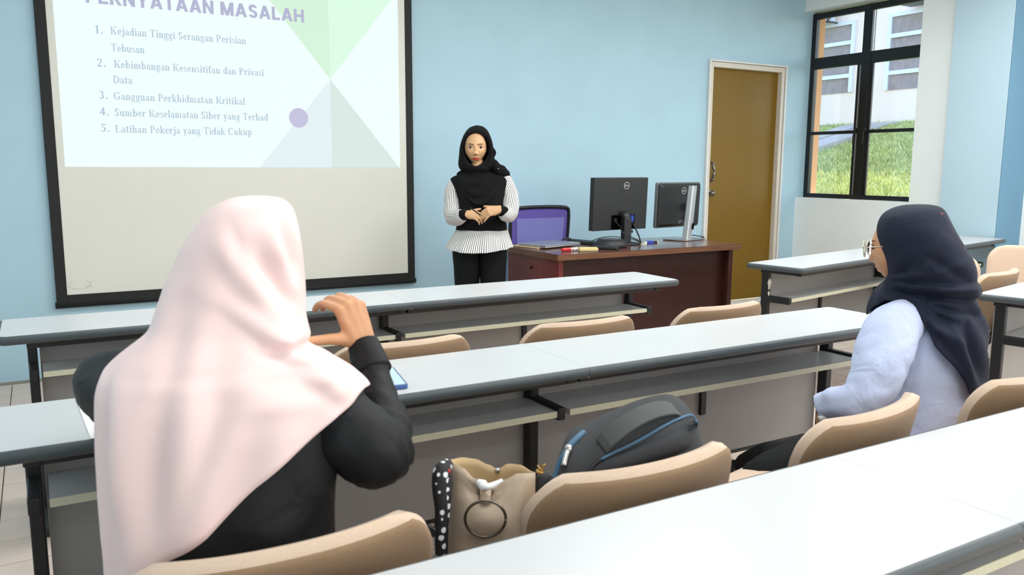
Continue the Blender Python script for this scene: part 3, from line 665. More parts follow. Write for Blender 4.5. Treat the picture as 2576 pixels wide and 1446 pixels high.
stn = MB().box(3.622, 4.645, .765, 3.685, 4.685, .955); stn.tube([(3.653, 4.665, .93), (3.653, 4.675, .965), (3.653, 4.71, .975)], .03, 10, 4); stn.build('stand', blackp, m1, world=True, bevel=.006)
MB().box(3.685, 4.655, .845, 3.71, 4.675, .865).build('cable_clip', blackp, m1, world=True, bevel=.003)
MB().loft([ering((3.653, 4.675, z), V((1, 0, 0)), V((0, 1, 0)), rx, ry, 32) for z, rx, ry in ((.763, .12, .10), (.772, .118, .098), (.778, .05, .04))]).build('base', blackp, m1, world=True, smooth=True)
m2 = thing('monitor', (4.30, 4.78, .762), 'black monitor with a silver upright stand, right of two', 'monitor')
M2 = Matrix.Translation((4.10, 4.875, .848)) @ Matrix.Rotation(math.radians(8), 4, 'Z') @ Matrix.Rotation(math.radians(2), 4, 'X')
MB().loft([[M2 @ V((x, y, z)) for x, z in rrect(a, a, .50-a, .348-a, .012)] for y, a in ((.03, .004), (.024, 0), (.006, 0), (.0, .004))]).build('bezel', mat('bezel_grey', (120, 122, 122), .35, .5), m2, world=True)
MB().loft([[M2 @ V((x, y, z)) for x, z in rrect(a, a, .50-a, .348-a, .012)] for y, a in ((.004, .008), (-.008, .010), (-.026, .03))]).build('rear_shell', blackp, m2, world=True)
ring_logo(m2, M2, .275, .285, .026, -.0275)
MB().box(.28, -.08, .13, .35, -.02, .19, M=M2).build('mount_arm', mat('mount_grey', (60, 62, 64), .4), m2, world=True, bevel=.006)
MB().box(.305, -.05, .055, .33, -.02, .09, M=M2).build('blue_plug', MATS['vga_blue'], m2, world=True, bevel=.004)
for kx_ in range(7): pass
lb = MB()
for k in range(3): lb.box(.23, -.0275, .052-.009*k, .275-.008*k, -.026, .056-.009*k, M=M2)
lb.build('rating_label', mat('label_grey', (120, 122, 124), .6), m2, world=True)
up2 = MB(); c0 = V((4.262, 4.70, .77)); c1 = V((4.318, 4.715, 1.175))
up2.loft([[p+V((0, 0, 0)) for p in ering(c0+(c1-c0)*t, V((.97, .24, 0)), V((-.24, .97, 0)), .034-.004*t, .026-.002*t, 20, 5)] for t in (0, .5, 1)]); up2.build('stand', silver, m2, world=True, smooth=False)
MB().loft([ering((4.298, 4.678, .87+s*.0), V((.1, 0, .99)), V((1, 0, -.1)), .026, .008, 20, 3), ering((4.299, 4.672, .87), V((.1, 0, .99)), V((1, 0, -.1)), .024, .006, 20, 3)] if (s := 0) == 0 else []).build('cable_slot', MATS['deep_black'], m2, world=True)
MB().prism([(4.11, 4.80), (4.20, 4.63), (4.46, 4.70), (4.40, 4.86)], .7625, .774).build('base', steel, m2, world=True, bevel=.004)
def cable(name, label, pts, r=.004, m=None): return tag(MB().tube(pts, r, 8, 8).build(name, m or black, smooth=True), label, 'cable')
cable('cable', 'black power lead hanging from the left monitor', [M1 @ V((.21, -.02, .06)), M1 @ V((.23, -.045, .03)), (3.60, 4.63, .85), (3.70, 4.60, .80), (3.76, 4.62, .768)])
cable('cable', 'black video lead from the blue plug of the left monitor', [M1 @ V((.36, -.03, .055)), M1 @ V((.385, -.05, .0)), (3.76, 4.645, .81), (3.77, 4.64, .767)], .0055)
cable('cable', 'thin black lead looping behind the left monitor stand', [(3.40, 4.78, .768), (3.47, 4.77, .80), (3.58, 4.75, .815), (3.70, 4.66, .80), (3.77, 4.625, .768)], .0028)
cable('cable', 'thin black lead trailing right of the silver stand', [(4.33, 4.73, .80), (4.40, 4.72, .79), (4.475, 4.74, .776), (4.40, 4.76, .766)], .0035)
tag(MB().cyl((3.775, 4.635, .762), (3.775, 4.635, .767), .036, n=24).build('cable_grommet', cream, bevel=.001), 'beige round cable grommet on the teacher desk', 'grommet')
us = thing('adapter', (3.87, 4.66, .762), 'small blue and white video adapter lying by the grommet', 'adapter')
MB().box(3.835, 4.64, .762, 3.895, 4.67, .780).build('blue_plug', MATS['vga_blue'], us, world=True, bevel=.004)
MB().box(3.815, 4.645, .762, 3.835, 4.668, .777).box(3.935, 4.66, .763, 3.955, 4.675, .773).build('white_end', whitep, us, world=True, bevel=.003)
MB().box(3.895, 4.65, .762, 3.935, 4.676, .776).build('black_grip', black, us, world=True, bevel=.003)

# things on the teacher desk
def rotbox(name, m, c, sx, sy, z0, z1, a, bev=.003, parent=None):
    Mx = Matrix.Translation(c) @ Matrix.Rotation(math.radians(a), 4, 'Z')
    return MB().box(-sx/2, -sy/2, z0, sx/2, sy/2, z1, M=Mx).build(name, m, parent, bevel=bev, world=parent is not None)
fo = tag(rotbox('document_folder', mat('manila', (206, 178, 140), .8), (3.04, 4.84, 0), .34, .26, .763, .770, 14, .001), 'thin tan folder under the silver laptop', 'folder')
lp_ = thing('laptop', (3.09, 4.80, .770), 'closed silver laptop at the left end of the teacher desk', 'laptop')
rotbox('base', silver, (3.09, 4.80, 0), .37, .255, .770, .780, 16, .003, lp_); rotbox('lid', mat('laptop_lid', (176, 178, 190), .3, .7), (3.088, 4.803, 0), .372, .257, .7815, .788, 16, .003, lp_)
ms = MB(); ms.loft([ering((3.37, 5.0, z), V((.9, .3, 0)), V((-.3, .9, 0)), rx, ry, 24) for z, rx, ry in ((.7625, .052, .032), (.775, .055, .034), (.788, .045, .028), (.796, .024, .014))])
tag(ms.build('computer_mouse', blackp, smooth=True), 'black computer mouse behind the laptop', 'mouse')
kbd = thing('keyboard', (3.44, 4.83, .762), 'black keyboard between the laptop and the round speaker', 'keyboard')
Mk = Matrix.Translation((3.44, 4.85, 0)) @ Matrix.Rotation(math.radians(-78), 4, 'Z')
MB().box(-.21, -.065, .7625, .21, .065, .776, M=Mk).build('case', blackp, kbd, world=True, bevel=.004)
ks = MB()
for i in range(14):
    for j in range(5): ks.box(-.2+i*.0285, -.056+j*.023, .776, -.2+i*.0285+.024, -.056+j*.023+.019, .781, M=Mk)
tag(ks.build('keys', black, kbd, world=True), kind='stuff')
sp_ = thing('conference_speaker', (3.50, 4.66, .762), 'black round conference speaker before the left monitor', 'speaker')
MB().loft([ering((3.445, 4.57, z), V((1, 0, 0)), V((0, 1, 0)), r, r, 40) for z, r in ((.7625, .112), (.774, .119), (.790, .114), (.812, .092), (.817, .083))]).build('body', blackp, sp_, smooth=True, world=True)
MB().loft([ering((3.445, 4.57, z), V((1, 0, 0)), V((0, 1, 0)), r, r, 40) for z, r in ((.817, .079), (.8195, .077))]).build('top_disc', mat('disc_grey', (70, 74, 78), .3), sp_, smooth=True, world=True)
rm = thing('remote_control', (3.33, 4.46, .762), 'slim black remote control with grey keys on desk edge', 'remote')
rotbox('case', blackp, (3.31, 4.46, 0), .055, .20, .7625, .782, 32, .006, rm)
rk = MB(); Mr = Matrix.Translation((3.31, 4.46, 0)) @ Matrix.Rotation(math.radians(32), 4, 'Z')
for i in range(3):
    for j in range(9): rk.box(-.02+i*.015, -.085+j*.018, .782, -.01+i*.015, -.075+j*.018, .7845, M=Mr)
tag(rk.build('keys', edgegrey, rm, world=True), kind='stuff')
mk = thing('marker_pen', (3.03, 4.44, .762), 'red and white whiteboard marker beside the yellow eraser', 'marker')
MB().cyl((2.965, 4.45, .775), (3.03, 4.455, .775), .0115).cyl((2.957, 4.449, .775), (2.965, 4.45, .775), .009).build('red_cap', mat('marker_red', (206, 34, 38), .35), mk, smooth=False, world=True)
MB().cyl((3.03, 4.455, .775), (3.09, 4.46, .775), .0112).build('barrel', mat('marker_white', (236, 228, 224), .4), mk, world=True)
MB().cyl((3.042, 4.456, .775), (3.047, 4.456, .775), .0118).build('red_band', MATS['marker_red'], mk, world=True)
er = thing('whiteboard_eraser', (3.14, 4.39, .762), 'pale yellow block eraser near the front edge of the teacher desk', 'eraser')
rotbox('block', mat('eraser_yellow', (226, 204, 142), .6), (3.13, 4.395, 0), .125, .055, .768, .788, -22, .003, er); rotbox('felt', mat('felt_grey', (150, 140, 120), .9), (3.13, 4.395, 0), .12, .05, .7625, .768, -22, .001, er)
#PEOPLE
# ------------------------------------------------------------------ bags on the chair
from mathutils.bvhtree import BVHTree
def bvh(mb): return BVHTree.FromPolygons([tuple(v) for v in mb.v], [tuple(f) for f in mb.f])
def onsurf(t, px, py, off=.002, dflt=2.0):
    d = (CR*((px-1288)/FPX)+CD*((py-723)/FPX)+CF).normalized(); h = t.ray_cast(O, d)
    return h[0]-d*off if h[0] is not None else P(px, py, dflt)
def axes(px):
    az = math.radians(30.134)+math.atan((px-1288)/FPX)
    return V((math.cos(az), -math.sin(az), 0)), V((math.sin(az), math.cos(az), 0))
bpk = thing('backpack', (1.12, 1.40, .47), 'dark grey backpack with blue zips leaning on the tan chair', 'backpack')
bpm = mat('charcoal_canvas', (58, 60, 62), .9, var=.1, scale=200, bump=.3, bscale=250)
bpm2 = mat('charcoal_nylon', (42, 44, 48), .75, var=.1, scale=120, bump=.2, bscale=60)
bluez = mat('blue_zip', (66, 104, 134), .5, var=.1)
A_, B_ = axes(1580)
bm0 = MB(); rg = []
for x, yt_, dc, hd in cr([(1378, 1250, 1.70, .03), (1386, 1215, 1.70, .075), (1402, 1160, 1.71, .105), (1430, 1098, 1.72, .125), (1480, 1072, 1.735, .135), (1540, 1045, 1.75, .14), (1600, 1020, 1.77, .145), (1660, 1004, 1.785, .145), (1700, 1006, 1.80, .14), (1735, 1034, 1.81, .13), (1757, 1075, 1.82, .11), (1768, 1130, 1.82, .08), (1772, 1180, 1.82, .03)], 4):
    tp = P(x, yt_, dc); zt_, zb_ = tp.z, .475; c = V((tp.x, tp.y, (zt_+zb_)/2)); hz = (zt_-zb_)/2
    rg.append(ering(c, B_, V((0, 0, 1)), hd, hz, 28, 2.7))
bm0.loft(rg); bo = bm0.build('body', bpm, bpk, smooth=True, world=True); tb = bvh(bm0)
def surftube(pts, r, off=.003, sub=5):
    q = cr(pts, sub); return [onsurf(tb, x, y, off, 1.7) for x, y in q]
MB().tube(surftube([(1392, 1222), (1402, 1185), (1416, 1150), (1436, 1118), (1468, 1088)], 0), .007, 8, 1).build('blue_zip', bluez, bpk, smooth=True, world=True)
MB().tube(surftube([(1512, 1155), (1545, 1138), (1580, 1122), (1625, 1098), (1665, 1074), (1700, 1056), (1738, 1044), (1752, 1060)], 0), .0032, 8, 1).build('blue_piping', bluez, bpk, smooth=True, world=True)
MB().tube(surftube([(1480, 1196), (1492, 1172), (1512, 1155), (1545, 1138)], 0), .003, 6, 1).build('pocket_seam', bpm2, bpk, smooth=True, world=True)
pk = MB(); g = []
for i in range(9):
    t = i/8
    g.append([onsurf(tb, 1490+ (1755-1490)*j/12+ (1-t)*18*0, (1160-.395*(1490+(1755-1490)*j/12-1490)+6)+t*60, .012-.010*abs(2*t-1)**3-.009*abs(2*j/12-1)**5, 1.7) for j in range(13)])
pk.loft(g, closed=False); pk.build('front_pocket', bpm2, bpk, smooth=True, world=True)
hb = MB(); hl = []
q = [onsurf(tb, x, y, .001, 1.7) for x, y in ((1512, 1122), (1700, 1030))]
for k in range(17):
    t = k/16; p = q[0].lerp(q[1], t)+(V((0, 0, .5))+(O-q[0]).normalized()*.8).normalized()*(.052*math.sin(pi*t)**.7)
    nrm = (V((0, 0, .5))+(O-q[0]).normalized()*.8).normalized(); wv = (q[1]-q[0]).normalized().cross(nrm).normalized()*.019
    hl.append([p+wv-nrm*.004, p+wv+nrm*.004, p-wv+nrm*.004, p-wv-nrm*.004])
hb.loft(hl); hb.build('top_handle', mat('handle_webbing', (84, 87, 86), .9, bump=.3, bscale=400), bpk, smooth=False, bevel=.002, world=True)
zp = MB(); q = [onsurf(tb, x, y, .010, 1.65) for x, y in ((1430, 1130), (1423, 1150), (1418, 1172))]
zp.tube(q, [.007, .006, .0065], 8, 4).ball(q[0], .009, .009, .011, 8); zp.build('zip_pull', steel, bpk, smooth=True, world=True)
MB().tube([P(1398, 1225, 1.62), P(1372, 1205, 1.58), P(1356, 1216, 1.56), P(1352, 1250, 1.56), P(1360, 1300, 1.58)], .012, 8, 6).tube([P(1390, 1240, 1.62), P(1375, 1228, 1.6), P(1368, 1245, 1.6)], .009, 8, 5).build('shoulder_strap', mat('strap_black', (22, 24, 28), .8), bpk, smooth=True, world=True)

bag = thing('handbag', (.72, 1.30, .47), 'beige open tote bag with a round metal ring on its front', 'bag')
leather = mat('taupe_leather', (176, 156, 134), .5, var=.05, scale=60, bump=.1, bscale=200)
leather_in = mat('tan_lining', (196, 168, 124), .6, var=.05)
NB = 24
def topy(u, back):
    if back: return cr_at([(0, 1156), (.15, 1150), (.3, 1154), (.45, 1168), (.56, 1180), (.68, 1166), (.8, 1168), (1, 1188)], u)
    return cr_at([(0, 1162), (.15, 1176), (.3, 1204), (.42, 1222), (.52, 1222), (.65, 1205), (.8, 1190), (1, 1190)], u)
def cr_at(tab, u):
    for (a, ya), (b, yb) in zip(tab, tab[1:]):
        if u <= b: t = (u-a)/(b-a); t = t*t*(3-2*t); return ya+(yb-ya)*t
    return tab[-1][1]
bb = MB(); rings = []
for k in range(19):
    v = k/18; ring = []
    for j in range(2*NB):
        back = j >= NB; u = (j/(NB-1)) if not back else 1-(j-NB)/(NB-1)
        xl, xr = 1131-16*v, 1347-4*v
        x = xl+(xr-xl)*u; y0 = topy(u, back); y = y0+(1500-y0)*v
        bulge = (1-(2*u-1)**4)
        d = 1.52-(.02+.035*v**.6)*bulge if not back else 1.60+.03*bulge
        if not back:   # folds running out from the snap
            for (fx, fy), am, wdt in (((1172, 1226), .022, 13), ((1300, 1196), .026, 13)):
                sx_, sy_ = 1222, 1245; L2 = (fx-sx_)**2+(fy-sy_)**2; t = max(0, min(1, ((x-sx_)*(fx-sx_)+(y-sy_)*(fy-sy_))/L2))
                dd = math.hypot(x-sx_-t*(fx-sx_), y-sy_-t*(fy-sy_)); d += am*math.exp(-(dd/wdt)**2)*(1-.5*t)
            d -= .018*math.exp(-((x-1222)/50)**2-((y-1310)/40)**2)
        ring.append(P(x, y, d))
    rings.append(ring)
bb.loft(rings, cap=False)
bo2 = bb.build('body', leather, bag, smooth=True, world=True); so = bo2.modifiers.new('thick', 'SOLIDIFY'); so.thickness = .003
bo2.data.materials.append(leather_in)
for p in bo2.data.polygons:
    j = p.index % (2*NB)
    if NB <= j < 2*NB-1 and p.index//(2*NB) < 9: p.material_index = 1
tbag = bvh(bb)
tbp = []
for x, y, wd in ((1222, 1216, 13), (1222, 1232, 15), (1221, 1250, 13), (1221, 1264, 12)):
    tbp.append([onsurf(tbag, x-wd, y, .006, 1.5), onsurf(tbag, x-wd, y, .012, 1.5), onsurf(tbag, x+wd, y, .012, 1.5), onsurf(tbag, x+wd, y, .006, 1.5)])
MB().loft(tbp).build('ring_tab', leather, bag, world=True, bevel=.001)
rc_ = onsurf(tbag, 1221, 1305, .010, 1.5); Ar, Br = axes(1221); rr = 50*1.49/FPX
MB().tube([rc_+Ar*(rr*math.cos(t))+(V((0, 0, 1))*.99-Br*.10)*(rr*math.sin(t)) for t in [k*pi/20 for k in range(41)]], .0028, 8, 1).build('metal_ring', mat('gunmetal', (120, 110, 100), .25, 1), bag, smooth=True, world=True)
for x, y, o in ((1221, 1228, .016), (1252, 1184, .004)):
    p = onsurf(tbag, x, y, o, 1.5); MB().ball(p, .006, .004, .006, 8).build('snap_stud', steel, bag, smooth=True, world=True)
MB().tube([P(1201, 1210, 1.485), P(1214, 1219, 1.48), P(1224, 1223, 1.475), P(1240, 1220, 1.48), P(1264, 1207, 1.485)], [.005, .010, .006, .006, .003], 8, 4).build('white_clip', mat('glossy_white', (240, 240, 240), .2), bag, smooth=True, world=True)
hk = MB(); hk.tube([P(1348, 1184, 1.55), P(1358, 1188, 1.55), P(1366, 1190, 1.55)], .004, 8, 3)
hk.tube([P(1366, 1186, 1.55), P(1364, 1174, 1.55), P(1372, 1168, 1.55)], .0025, 8, 3); hk.tube([P(1366, 1186, 1.55), P(1356, 1176, 1.55), P(1352, 1170, 1.55)], .002, 8, 3)
hk.build('strap_hook', mat('brass', (178, 142, 84), .3, 1), bag, smooth=True, world=True)
# polka dot scarf tied at the left
pd = bpy.data.materials.new('polka_scarf'); pd.use_nodes = True; nt = pd.node_tree; pb_ = nt.nodes['Principled BSDF']
tc = nt.nodes.new('ShaderNodeTexCoord'); vo = nt.nodes.new('ShaderNodeTexVoronoi'); vo.inputs['Scale'].default_value = 62; vo.inputs['Randomness'].default_value = .35
lt_ = nt.nodes.new('ShaderNodeMath'); lt_.operation = 'LESS_THAN'; lt_.inputs[1].default_value = .32
mx_ = nt.nodes.new('ShaderNodeMix'); mx_.data_type = 'RGBA'; mx_.inputs[6].default_value = (*lin((28, 25, 27)), 1); mx_.inputs[7].default_value = (*lin((232, 234, 238)), 1)
nt.links.new(tc.outputs['Object'], vo.inputs['Vector']); nt.links.new(vo.outputs['Distance'], lt_.inputs[0]); nt.links.new(lt_.outputs[0], mx_.inputs[0]); nt.links.new(mx_.outputs[2], pb_.inputs['Base Color']); pb_.inputs['Roughness'].default_value = .7
sc = tag(MB().tube([P(1126, 1166, 1.50), P(1112, 1185, 1.47), P(1106, 1225, 1.46), P(1110, 1280, 1.46), P(1108, 1340, 1.46), P(1108, 1420, 1.46)], [.010, .016, .014, .012, .011, .009], 12, 8).tube([P(1124, 1170, 1.49), P(1124, 1210, 1.475), P(1120, 1270, 1.47), P(1118, 1330, 1.47), P(1116, 1410, 1.47)], [.008, .011, .010, .008, .008], 10, 8).build('polka_dot_scarf', pd, smooth=True), 'black scarf with white polka dots tied to the tote bag', 'scarf')
MB().ball(P(1125, 1186, 1.463), .006, .004, .006, 8).build('red_bead', MATS['marker_red'], sc, smooth=True, world=True)

# ------------------------------------------------------------------ people
def sm(a, b, x): t = max(0, min(1, (x-a)/(b-a))); return t*t*(3-2*t)
def gs(x, z, cx, cz, sx, sz): return math.exp(-((x-cx)/sx)**2-((z-cz)/sz)**2)
def head_mb(c, X, Y, Z, k=1.0, nl=120, nt=96):
    """head island: X to the viewer's right when face on, Y out of the face, Z up; materials 0 skin 1 lips 2 brows"""
    mb = MB(); pts = {}
    def loc(i, j):
        la = -pi/2+pi*i/nt; lo = 2*pi*j/nl
        dx, dy, dz = math.cos(la)*math.sin(lo), math.cos(la)*math.cos(lo), math.sin(la)
        z = .112*dz if dz < 0 else .106*dz
        e = 2.35 if dz < 0 else 2.0
        r = (max(0, 1-abs(dz)**e))**(1/e)
        h = math.hypot(dx, dy) or 1; ux_, uy_ = dx/h, dy/h
        jaw = 1-.38*sm(-.015, -.112, z) if z < -.015 else 1
        x = ux_*r*.0735*jaw; y = uy_*r*(.098 if uy_ < 0 else .090)
        if uy_ > 0: y = math.copysign(abs(uy_)**.8, uy_)*r*.090
        if z < -.02 and uy_ < 0: y *= 1-.45*sm(-.02, -.11, z)
        if dy > 0:
            f = sm(0, .35, uy_); ax = abs(x); d = 0
            d += .0075*gs(x, z, 0, -.004, .0085, .02)+.016*gs(x, z, 0, -.036, .0115, .0125)+.008*gs(ax, z, .0125, -.041, .0065, .0075)
            d -= .0085*gs(ax, z, .0345, .001, .018, .012); d += .0035*gs(ax, z, .030, .023, .022, .009)
            d += .0045*gs(ax, z, .043, -.028, .02, .022)
            d += .0060*gs(x, z, 0, -.0655, .019, .0055)+.0072*gs(x, z, 0, -.0765, .0165, .0062)-.004*gs(x, z, 0, -.0708, .022, .0018)
            d += .006*gs(x, z, 0, -.101, .017, .011)-.003*gs(x, z, 0, -.088, .02, .005)-.002*gs(x, z, 0, -.055, .004, .006)
            y += d*f
        return V((x*k, y*k, z*k))
    vs = []
    for i in range(1, nt):
        for j in range(nl): vs.append(loc(i, j))
    fs = []; ms = []
    def mid(q): return sum((vs[a] for a in q), V((0, 0, 0)))/len(q)/k
    for i in range(nt-2):
        for j in range(nl):
            q = (i*nl+j, i*nl+(j+1) % nl, (i+1)*nl+(j+1) % nl, (i+1)*nl+j); m = mid(q); mi = 0
            if m.y > .03:
                ax = abs(m.x)
                if ax < .0245:
                    t = ax/.0245; up_ = -.0705+.0085*(1-t**2)-(.002 if ax < .003 else 0); lo_ = -.0705-.0115*(1-t**2.2)
                    if lo_ < m.z < up_: mi = 1
                if .013 < ax < .053:
                    zc = .0205+.003*math.sin((ax-.013)/.040*pi*.75)
                    if abs(m.z-zc) < .0032*(1-.5*sm(.035, .053, ax)): mi = 2
            fs.append(q); ms.append(mi)
    fs += [tuple(range(nl))[::-1], tuple((nt-2)*nl+j for j in range(nl))]; ms += [0, 0]
    M_ = lambda p: c+X*p.x+Y*p.y+Z*p.z
    mb.v = [M_(p) for p in vs]; mb.f = [list(f) for f in fs]; mb.m = ms
    mb.loc = lambda x, z: None
    return mb, M_
eyew = mat('eye_white', (222, 214, 206), .25, var=0); iris = mat('iris_brown', (36, 23, 18), .5, var=0); lash = mat('lash_dark', (30, 22, 20), .6, var=0)
def eye_obj(M_, sx, parent, k=1.0):
    mb = MB(); cx, cz, yb = .0345*sx, .001, .0745
    W_, H_ = .0145, .0062
    def py_(x, z): return yb+.0065*(1-((x-cx)/.019)**2-((z-cz)/.016)**2)
    def edge(t): return cx+W_*t, cz+H_*(1-t*t)**.8*1.05, cz-H_*.85*(1-t*t)**.9
    N = 28; R_ = 12
    vs = []
    for i in range(N+1):
        t = -1+2*i/N; x, zu, zl = edge(t)
        for j in range(R_+1): z = zl+(zu-zl)*j/R_; vs.append((x, z))
    for i in range(N):
        for j in range(R_):
            q = [i*(R_+1)+j, (i+1)*(R_+1)+j, (i+1)*(R_+1)+j+1, i*(R_+1)+j+1]
            mx = sum(vs[a][0] for a in q)/4; mz = sum(vs[a][1] for a in q)/4
            mb.f.append(q); mb.m.append(1 if math.hypot(mx-cx, mz-cz-.0003) < .0070 else 0)
    mb.v = [M_(V((x, py_(x, z), z))*k) for x, z in vs]
    up_ = [M_(V((edge(t)[0], py_(edge(t)[0], edge(t)[1])+.0008, edge(t)[1]+.0003))*k) for t in [-1+2*i/10 for i in range(11)]]
    e = mb.build('eye', [eyew, iris], parent, smooth=True, world=True)
    MB().tube(up_, .0014, 6, 2).build('eyelash', lash, e, smooth=True, world=True)
def hand_mb(mb, wrist, F, Dn, right, curls, spread=(10, 3, -4, -11), k=.92, thumb=(.75, 25, 20), tdrop=.35):
    """palm and five separate fingers; F along the palm, Dn out of the back of the hand"""
    F = F.normalized(); Dn = (Dn-F*Dn.dot(F)).normalized(); T = Dn.cross(F) if right else F.cross(Dn)
    kn = [(.026, .082, .0), (.008, .087, .004), (-.010, .083, .003), (-.026, .074, -.001)]
    ln3 = [(.040, .024, .019), (.044, .028, .020), (.041, .026, .019), (.033, .019, .017)]
    rd = [.0086, .0088, .0084, .0074]
    L = lambda t, f, n: wrist+(T*t+F*f+Dn*n)*k
    for i in range(4):
        t, f, n = kn[i]
        mb.tube([L(t*.45, -.008, -.001), L(t*.75, f*.5, n*.6-.001), L(t, f, n)], [.0165*k, .0145*k, .0108*k], 10, 4)
        mb.ball(L(t, f, n+.001), .0112*k, n=10)
        a = math.radians(spread[i]); d = F*math.cos(a)+T*math.sin(a); p = L(t, f, n); ang = 0; pts = [p]; dd = d
        for sgm in range(3):
            ang += math.radians(curls[i][sgm]); dd = d*math.cos(ang)-Dn*math.sin(ang); p = p+dd*(ln3[i][sgm]*k); pts.append(p)
        mb.tube(pts, [rd[i]*1.12*k, rd[i]*k, rd[i]*.93*k, rd[i]*.78*k], 10, 4); mb.ball(pts[-1], rd[i]*.80*k, n=8)
        for q in pts[1:3]: mb.ball(q, rd[i]*1.02*k, n=8)
    mb.tube([L(-.028*.5, .0, -.004), L(-.024, .05, -.006)], [.014*k, .013*k], 10, 2)
    # thumb from the side of the palm near its base
    b = L(.018, .018, -.008); d = (T*thumb[0]+F*(1-thumb[0]*.45)-Dn*tdrop).normalized(); ax = F
    p1 = b+d*(.042*k); d2 = (d+F*math.tan(math.radians(thumb[1]))*.6).normalized(); p2 = p1+d2*(.032*k); d3 = (d2+F*math.tan(math.radians(thumb[2]))*.5).normalized(); p3 = p2+d3*(.024*k)
    mb.tube([b-d*.012, b, p1, p2, p3], [.015*k, .0165*k, .0118*k, .0104*k, .0088*k], 10, 4); mb.ball(p3, .0090*k, n=8); mb.ball(p2, .0106*k, n=8)
    return p3
def span(xl, xr, y, dc, B):      # centre and half width of a ring whose two sides are seen at xl and xr
    c = P((xl+xr)/2, y, dc); a, b = hitp(xl, y, c, B), hitp(xr, y, c, B); m = (a+b)/2
    return V((m.x, m.y, c.z)), math.hypot(b.x-a.x, b.y-a.y)/2
def draped(tab, apx, hem=None, nrow=84, nc=112, ridges=(), pexp=2.15, fold=None, mb=None, front_z=None):
    """cloth hung round a body: horizontal rings from (row px, left, right, depth, half depth), cut off at a hem line (s,z)"""
    A, B = axes(apx); rows = cr(tab, max(2, nrow//len(tab))); R = []
    for y, xl, xr, dc, hd in rows:
        c, hw = span(xl, xr, y, dc, B); R.append((c, max(.002, hw), max(.002, hd)))
    c0 = R[0][0]; cols = []
    for j in range(nc):
        t = 2*pi*j/nc; co, si = math.cos(t), math.sin(t)
        u, v = math.copysign(abs(co)**(2/pexp), co), math.copysign(abs(si)**(2/pexp), si); col = []
        for i, (c, hw, hd) in enumerate(R):
            p = c+A*(hw*u)+B*(hd*v); s = (p-c0).dot(A); n = (A*(u/hw*.1)+B*(v/hd*.1)).normalized(); d = 0
            if si < .35:
                for (s0, z0), (s1, z1), wd, am in ridges:
                    L2 = (s1-s0)**2+(z1-z0)**2; tt = ((s-s0)*(s1-s0)+(p.z-z0)*(z1-z0))/L2; tc_ = max(0, min(1, tt))
                    dd = math.hypot(s-s0-tc_*(s1-s0), p.z-z0-tc_*(z1-z0)); d += am*math.exp(-(dd/wd)**2)*math.sin(pi*min(1, max(0, .12+.76*tc_)))*sm(.35, .05, si)
            if fold: d += fold(t, p.z, s)
            col.append(p+n*d)
        cut = len(R)-1.0
        if hem:
            hz = hem if callable(hem) else None
            for i in range(1, len(R)):
                p = col[i]; s = (p-c0).dot(A); lim = hz(s, si, p.z)
                if p.z < lim:
                    q = col[i-1]; l0 = hz((q-c0).dot(A), si, q.z); a0, a1 = q.z-l0, p.z-lim; cut = i-1+a0/(a0-a1) if a0 > 0 else i-1; break
        cols.append((col, cut))
    N = nrow; rings = []
    for i in range(N+1):
        ring = []
        for col, cut in cols:
            f = cut*i/N; k = min(int(f), len(col)-2); ring.append(col[k].lerp(col[k+1], f-k))
        rings.append(ring)
    mb = mb or MB(); mb.loft(rings, cap=False); n0 = 0
    mb.f.append(list(range(nc))[::-1]); mb.m.append(0)
    return mb
def lerp_tab(tab):
    def f(s):
        if s <= tab[0][0]: return tab[0][1]
        for (a, ya), (b, yb) in zip(tab, tab[1:]):
            if s <= b: return ya+(yb-ya)*(s-a)/(b-a)
        return tab[-1][1]
    return f
def cloth_obj(mb, name, m, parent, thick=.003):
    o = mb.build(name, m, parent, smooth=True, world=True)
    if thick: s = o.modifiers.new('thick', 'SOLIDIFY'); s.thickness = thick; s.offset = 0
    return o
def pxrings(tab, apx, n=36, pexp=2.3, sub=4):
    A, B = axes(apx); out = []
    for y, xl, xr, dc, hd in cr(tab, sub):
        c, hw = span(xl, xr, y, dc, B); out.append(ering(c, A, B, hw, hd, n, pexp))
    return out
def wrinkle(mb, amp, sc_, seed=0):
    for i, v in enumerate(mb.v):
        d = noise.noise_vector(v*sc_+V((seed, seed, seed)))
        mb.v[i] = v+d*amp
    return mb

# --- woman in the pink headscarf
pk_ = thing('person', (.27, 1.42, 0), 'seated woman in a pale pink headscarf and black top, back to camera, right hand raised', 'person')
A1, B1 = axes(600)
wr = P(914, 866, 1.60)
bd = MB()
bd.loft(pxrings([(1660, 330, 800, 1.37, .10), (1500, 330, 800, 1.37, .10), (1250, 340, 800, 1.37, .09), (1060, 330, 830, 1.37, .085), (980, 350, 830, 1.37, .075), (930, 480, 720, 1.37, .06), (890, 540, 680, 1.38, .055), (800, 550, 680, 1.40, .055), (760, 560, 680, 1.41, .05)], 600, 28))
bd.tube([P(840, 1035, 1.40), P(895, 1095, 1.40), P(945, 1138, 1.42), P(962, 1100, 1.47), P(952, 1010, 1.53), P(936, 930, 1.575), P(920, 880, 1.598), wr], [.05, .046, .04, .036, .03, .026, .0235, .023], 12, 6)
wl = V((.27, 1.98, .775))
bd.tube([P(340, 985, 1.38), P(272, 985, 1.52), V((.14, 1.86, .80)), wl], [.045, .036, .03, .022], 12, 6)
for s in (-1, 1):
    hip = V((.27+.09*s, 1.44, .50)); kn_ = V((.29+.11*s, 1.82, .50)); an = V((.29+.10*s, 1.86, .09))
    bd.tube([hip, kn_], [.075, .055], 12, 4).tube([kn_, an], [.05, .034], 12, 4).tube([an, V((an.x, an.y+.14, .035))], [.034, .028], 10, 3)
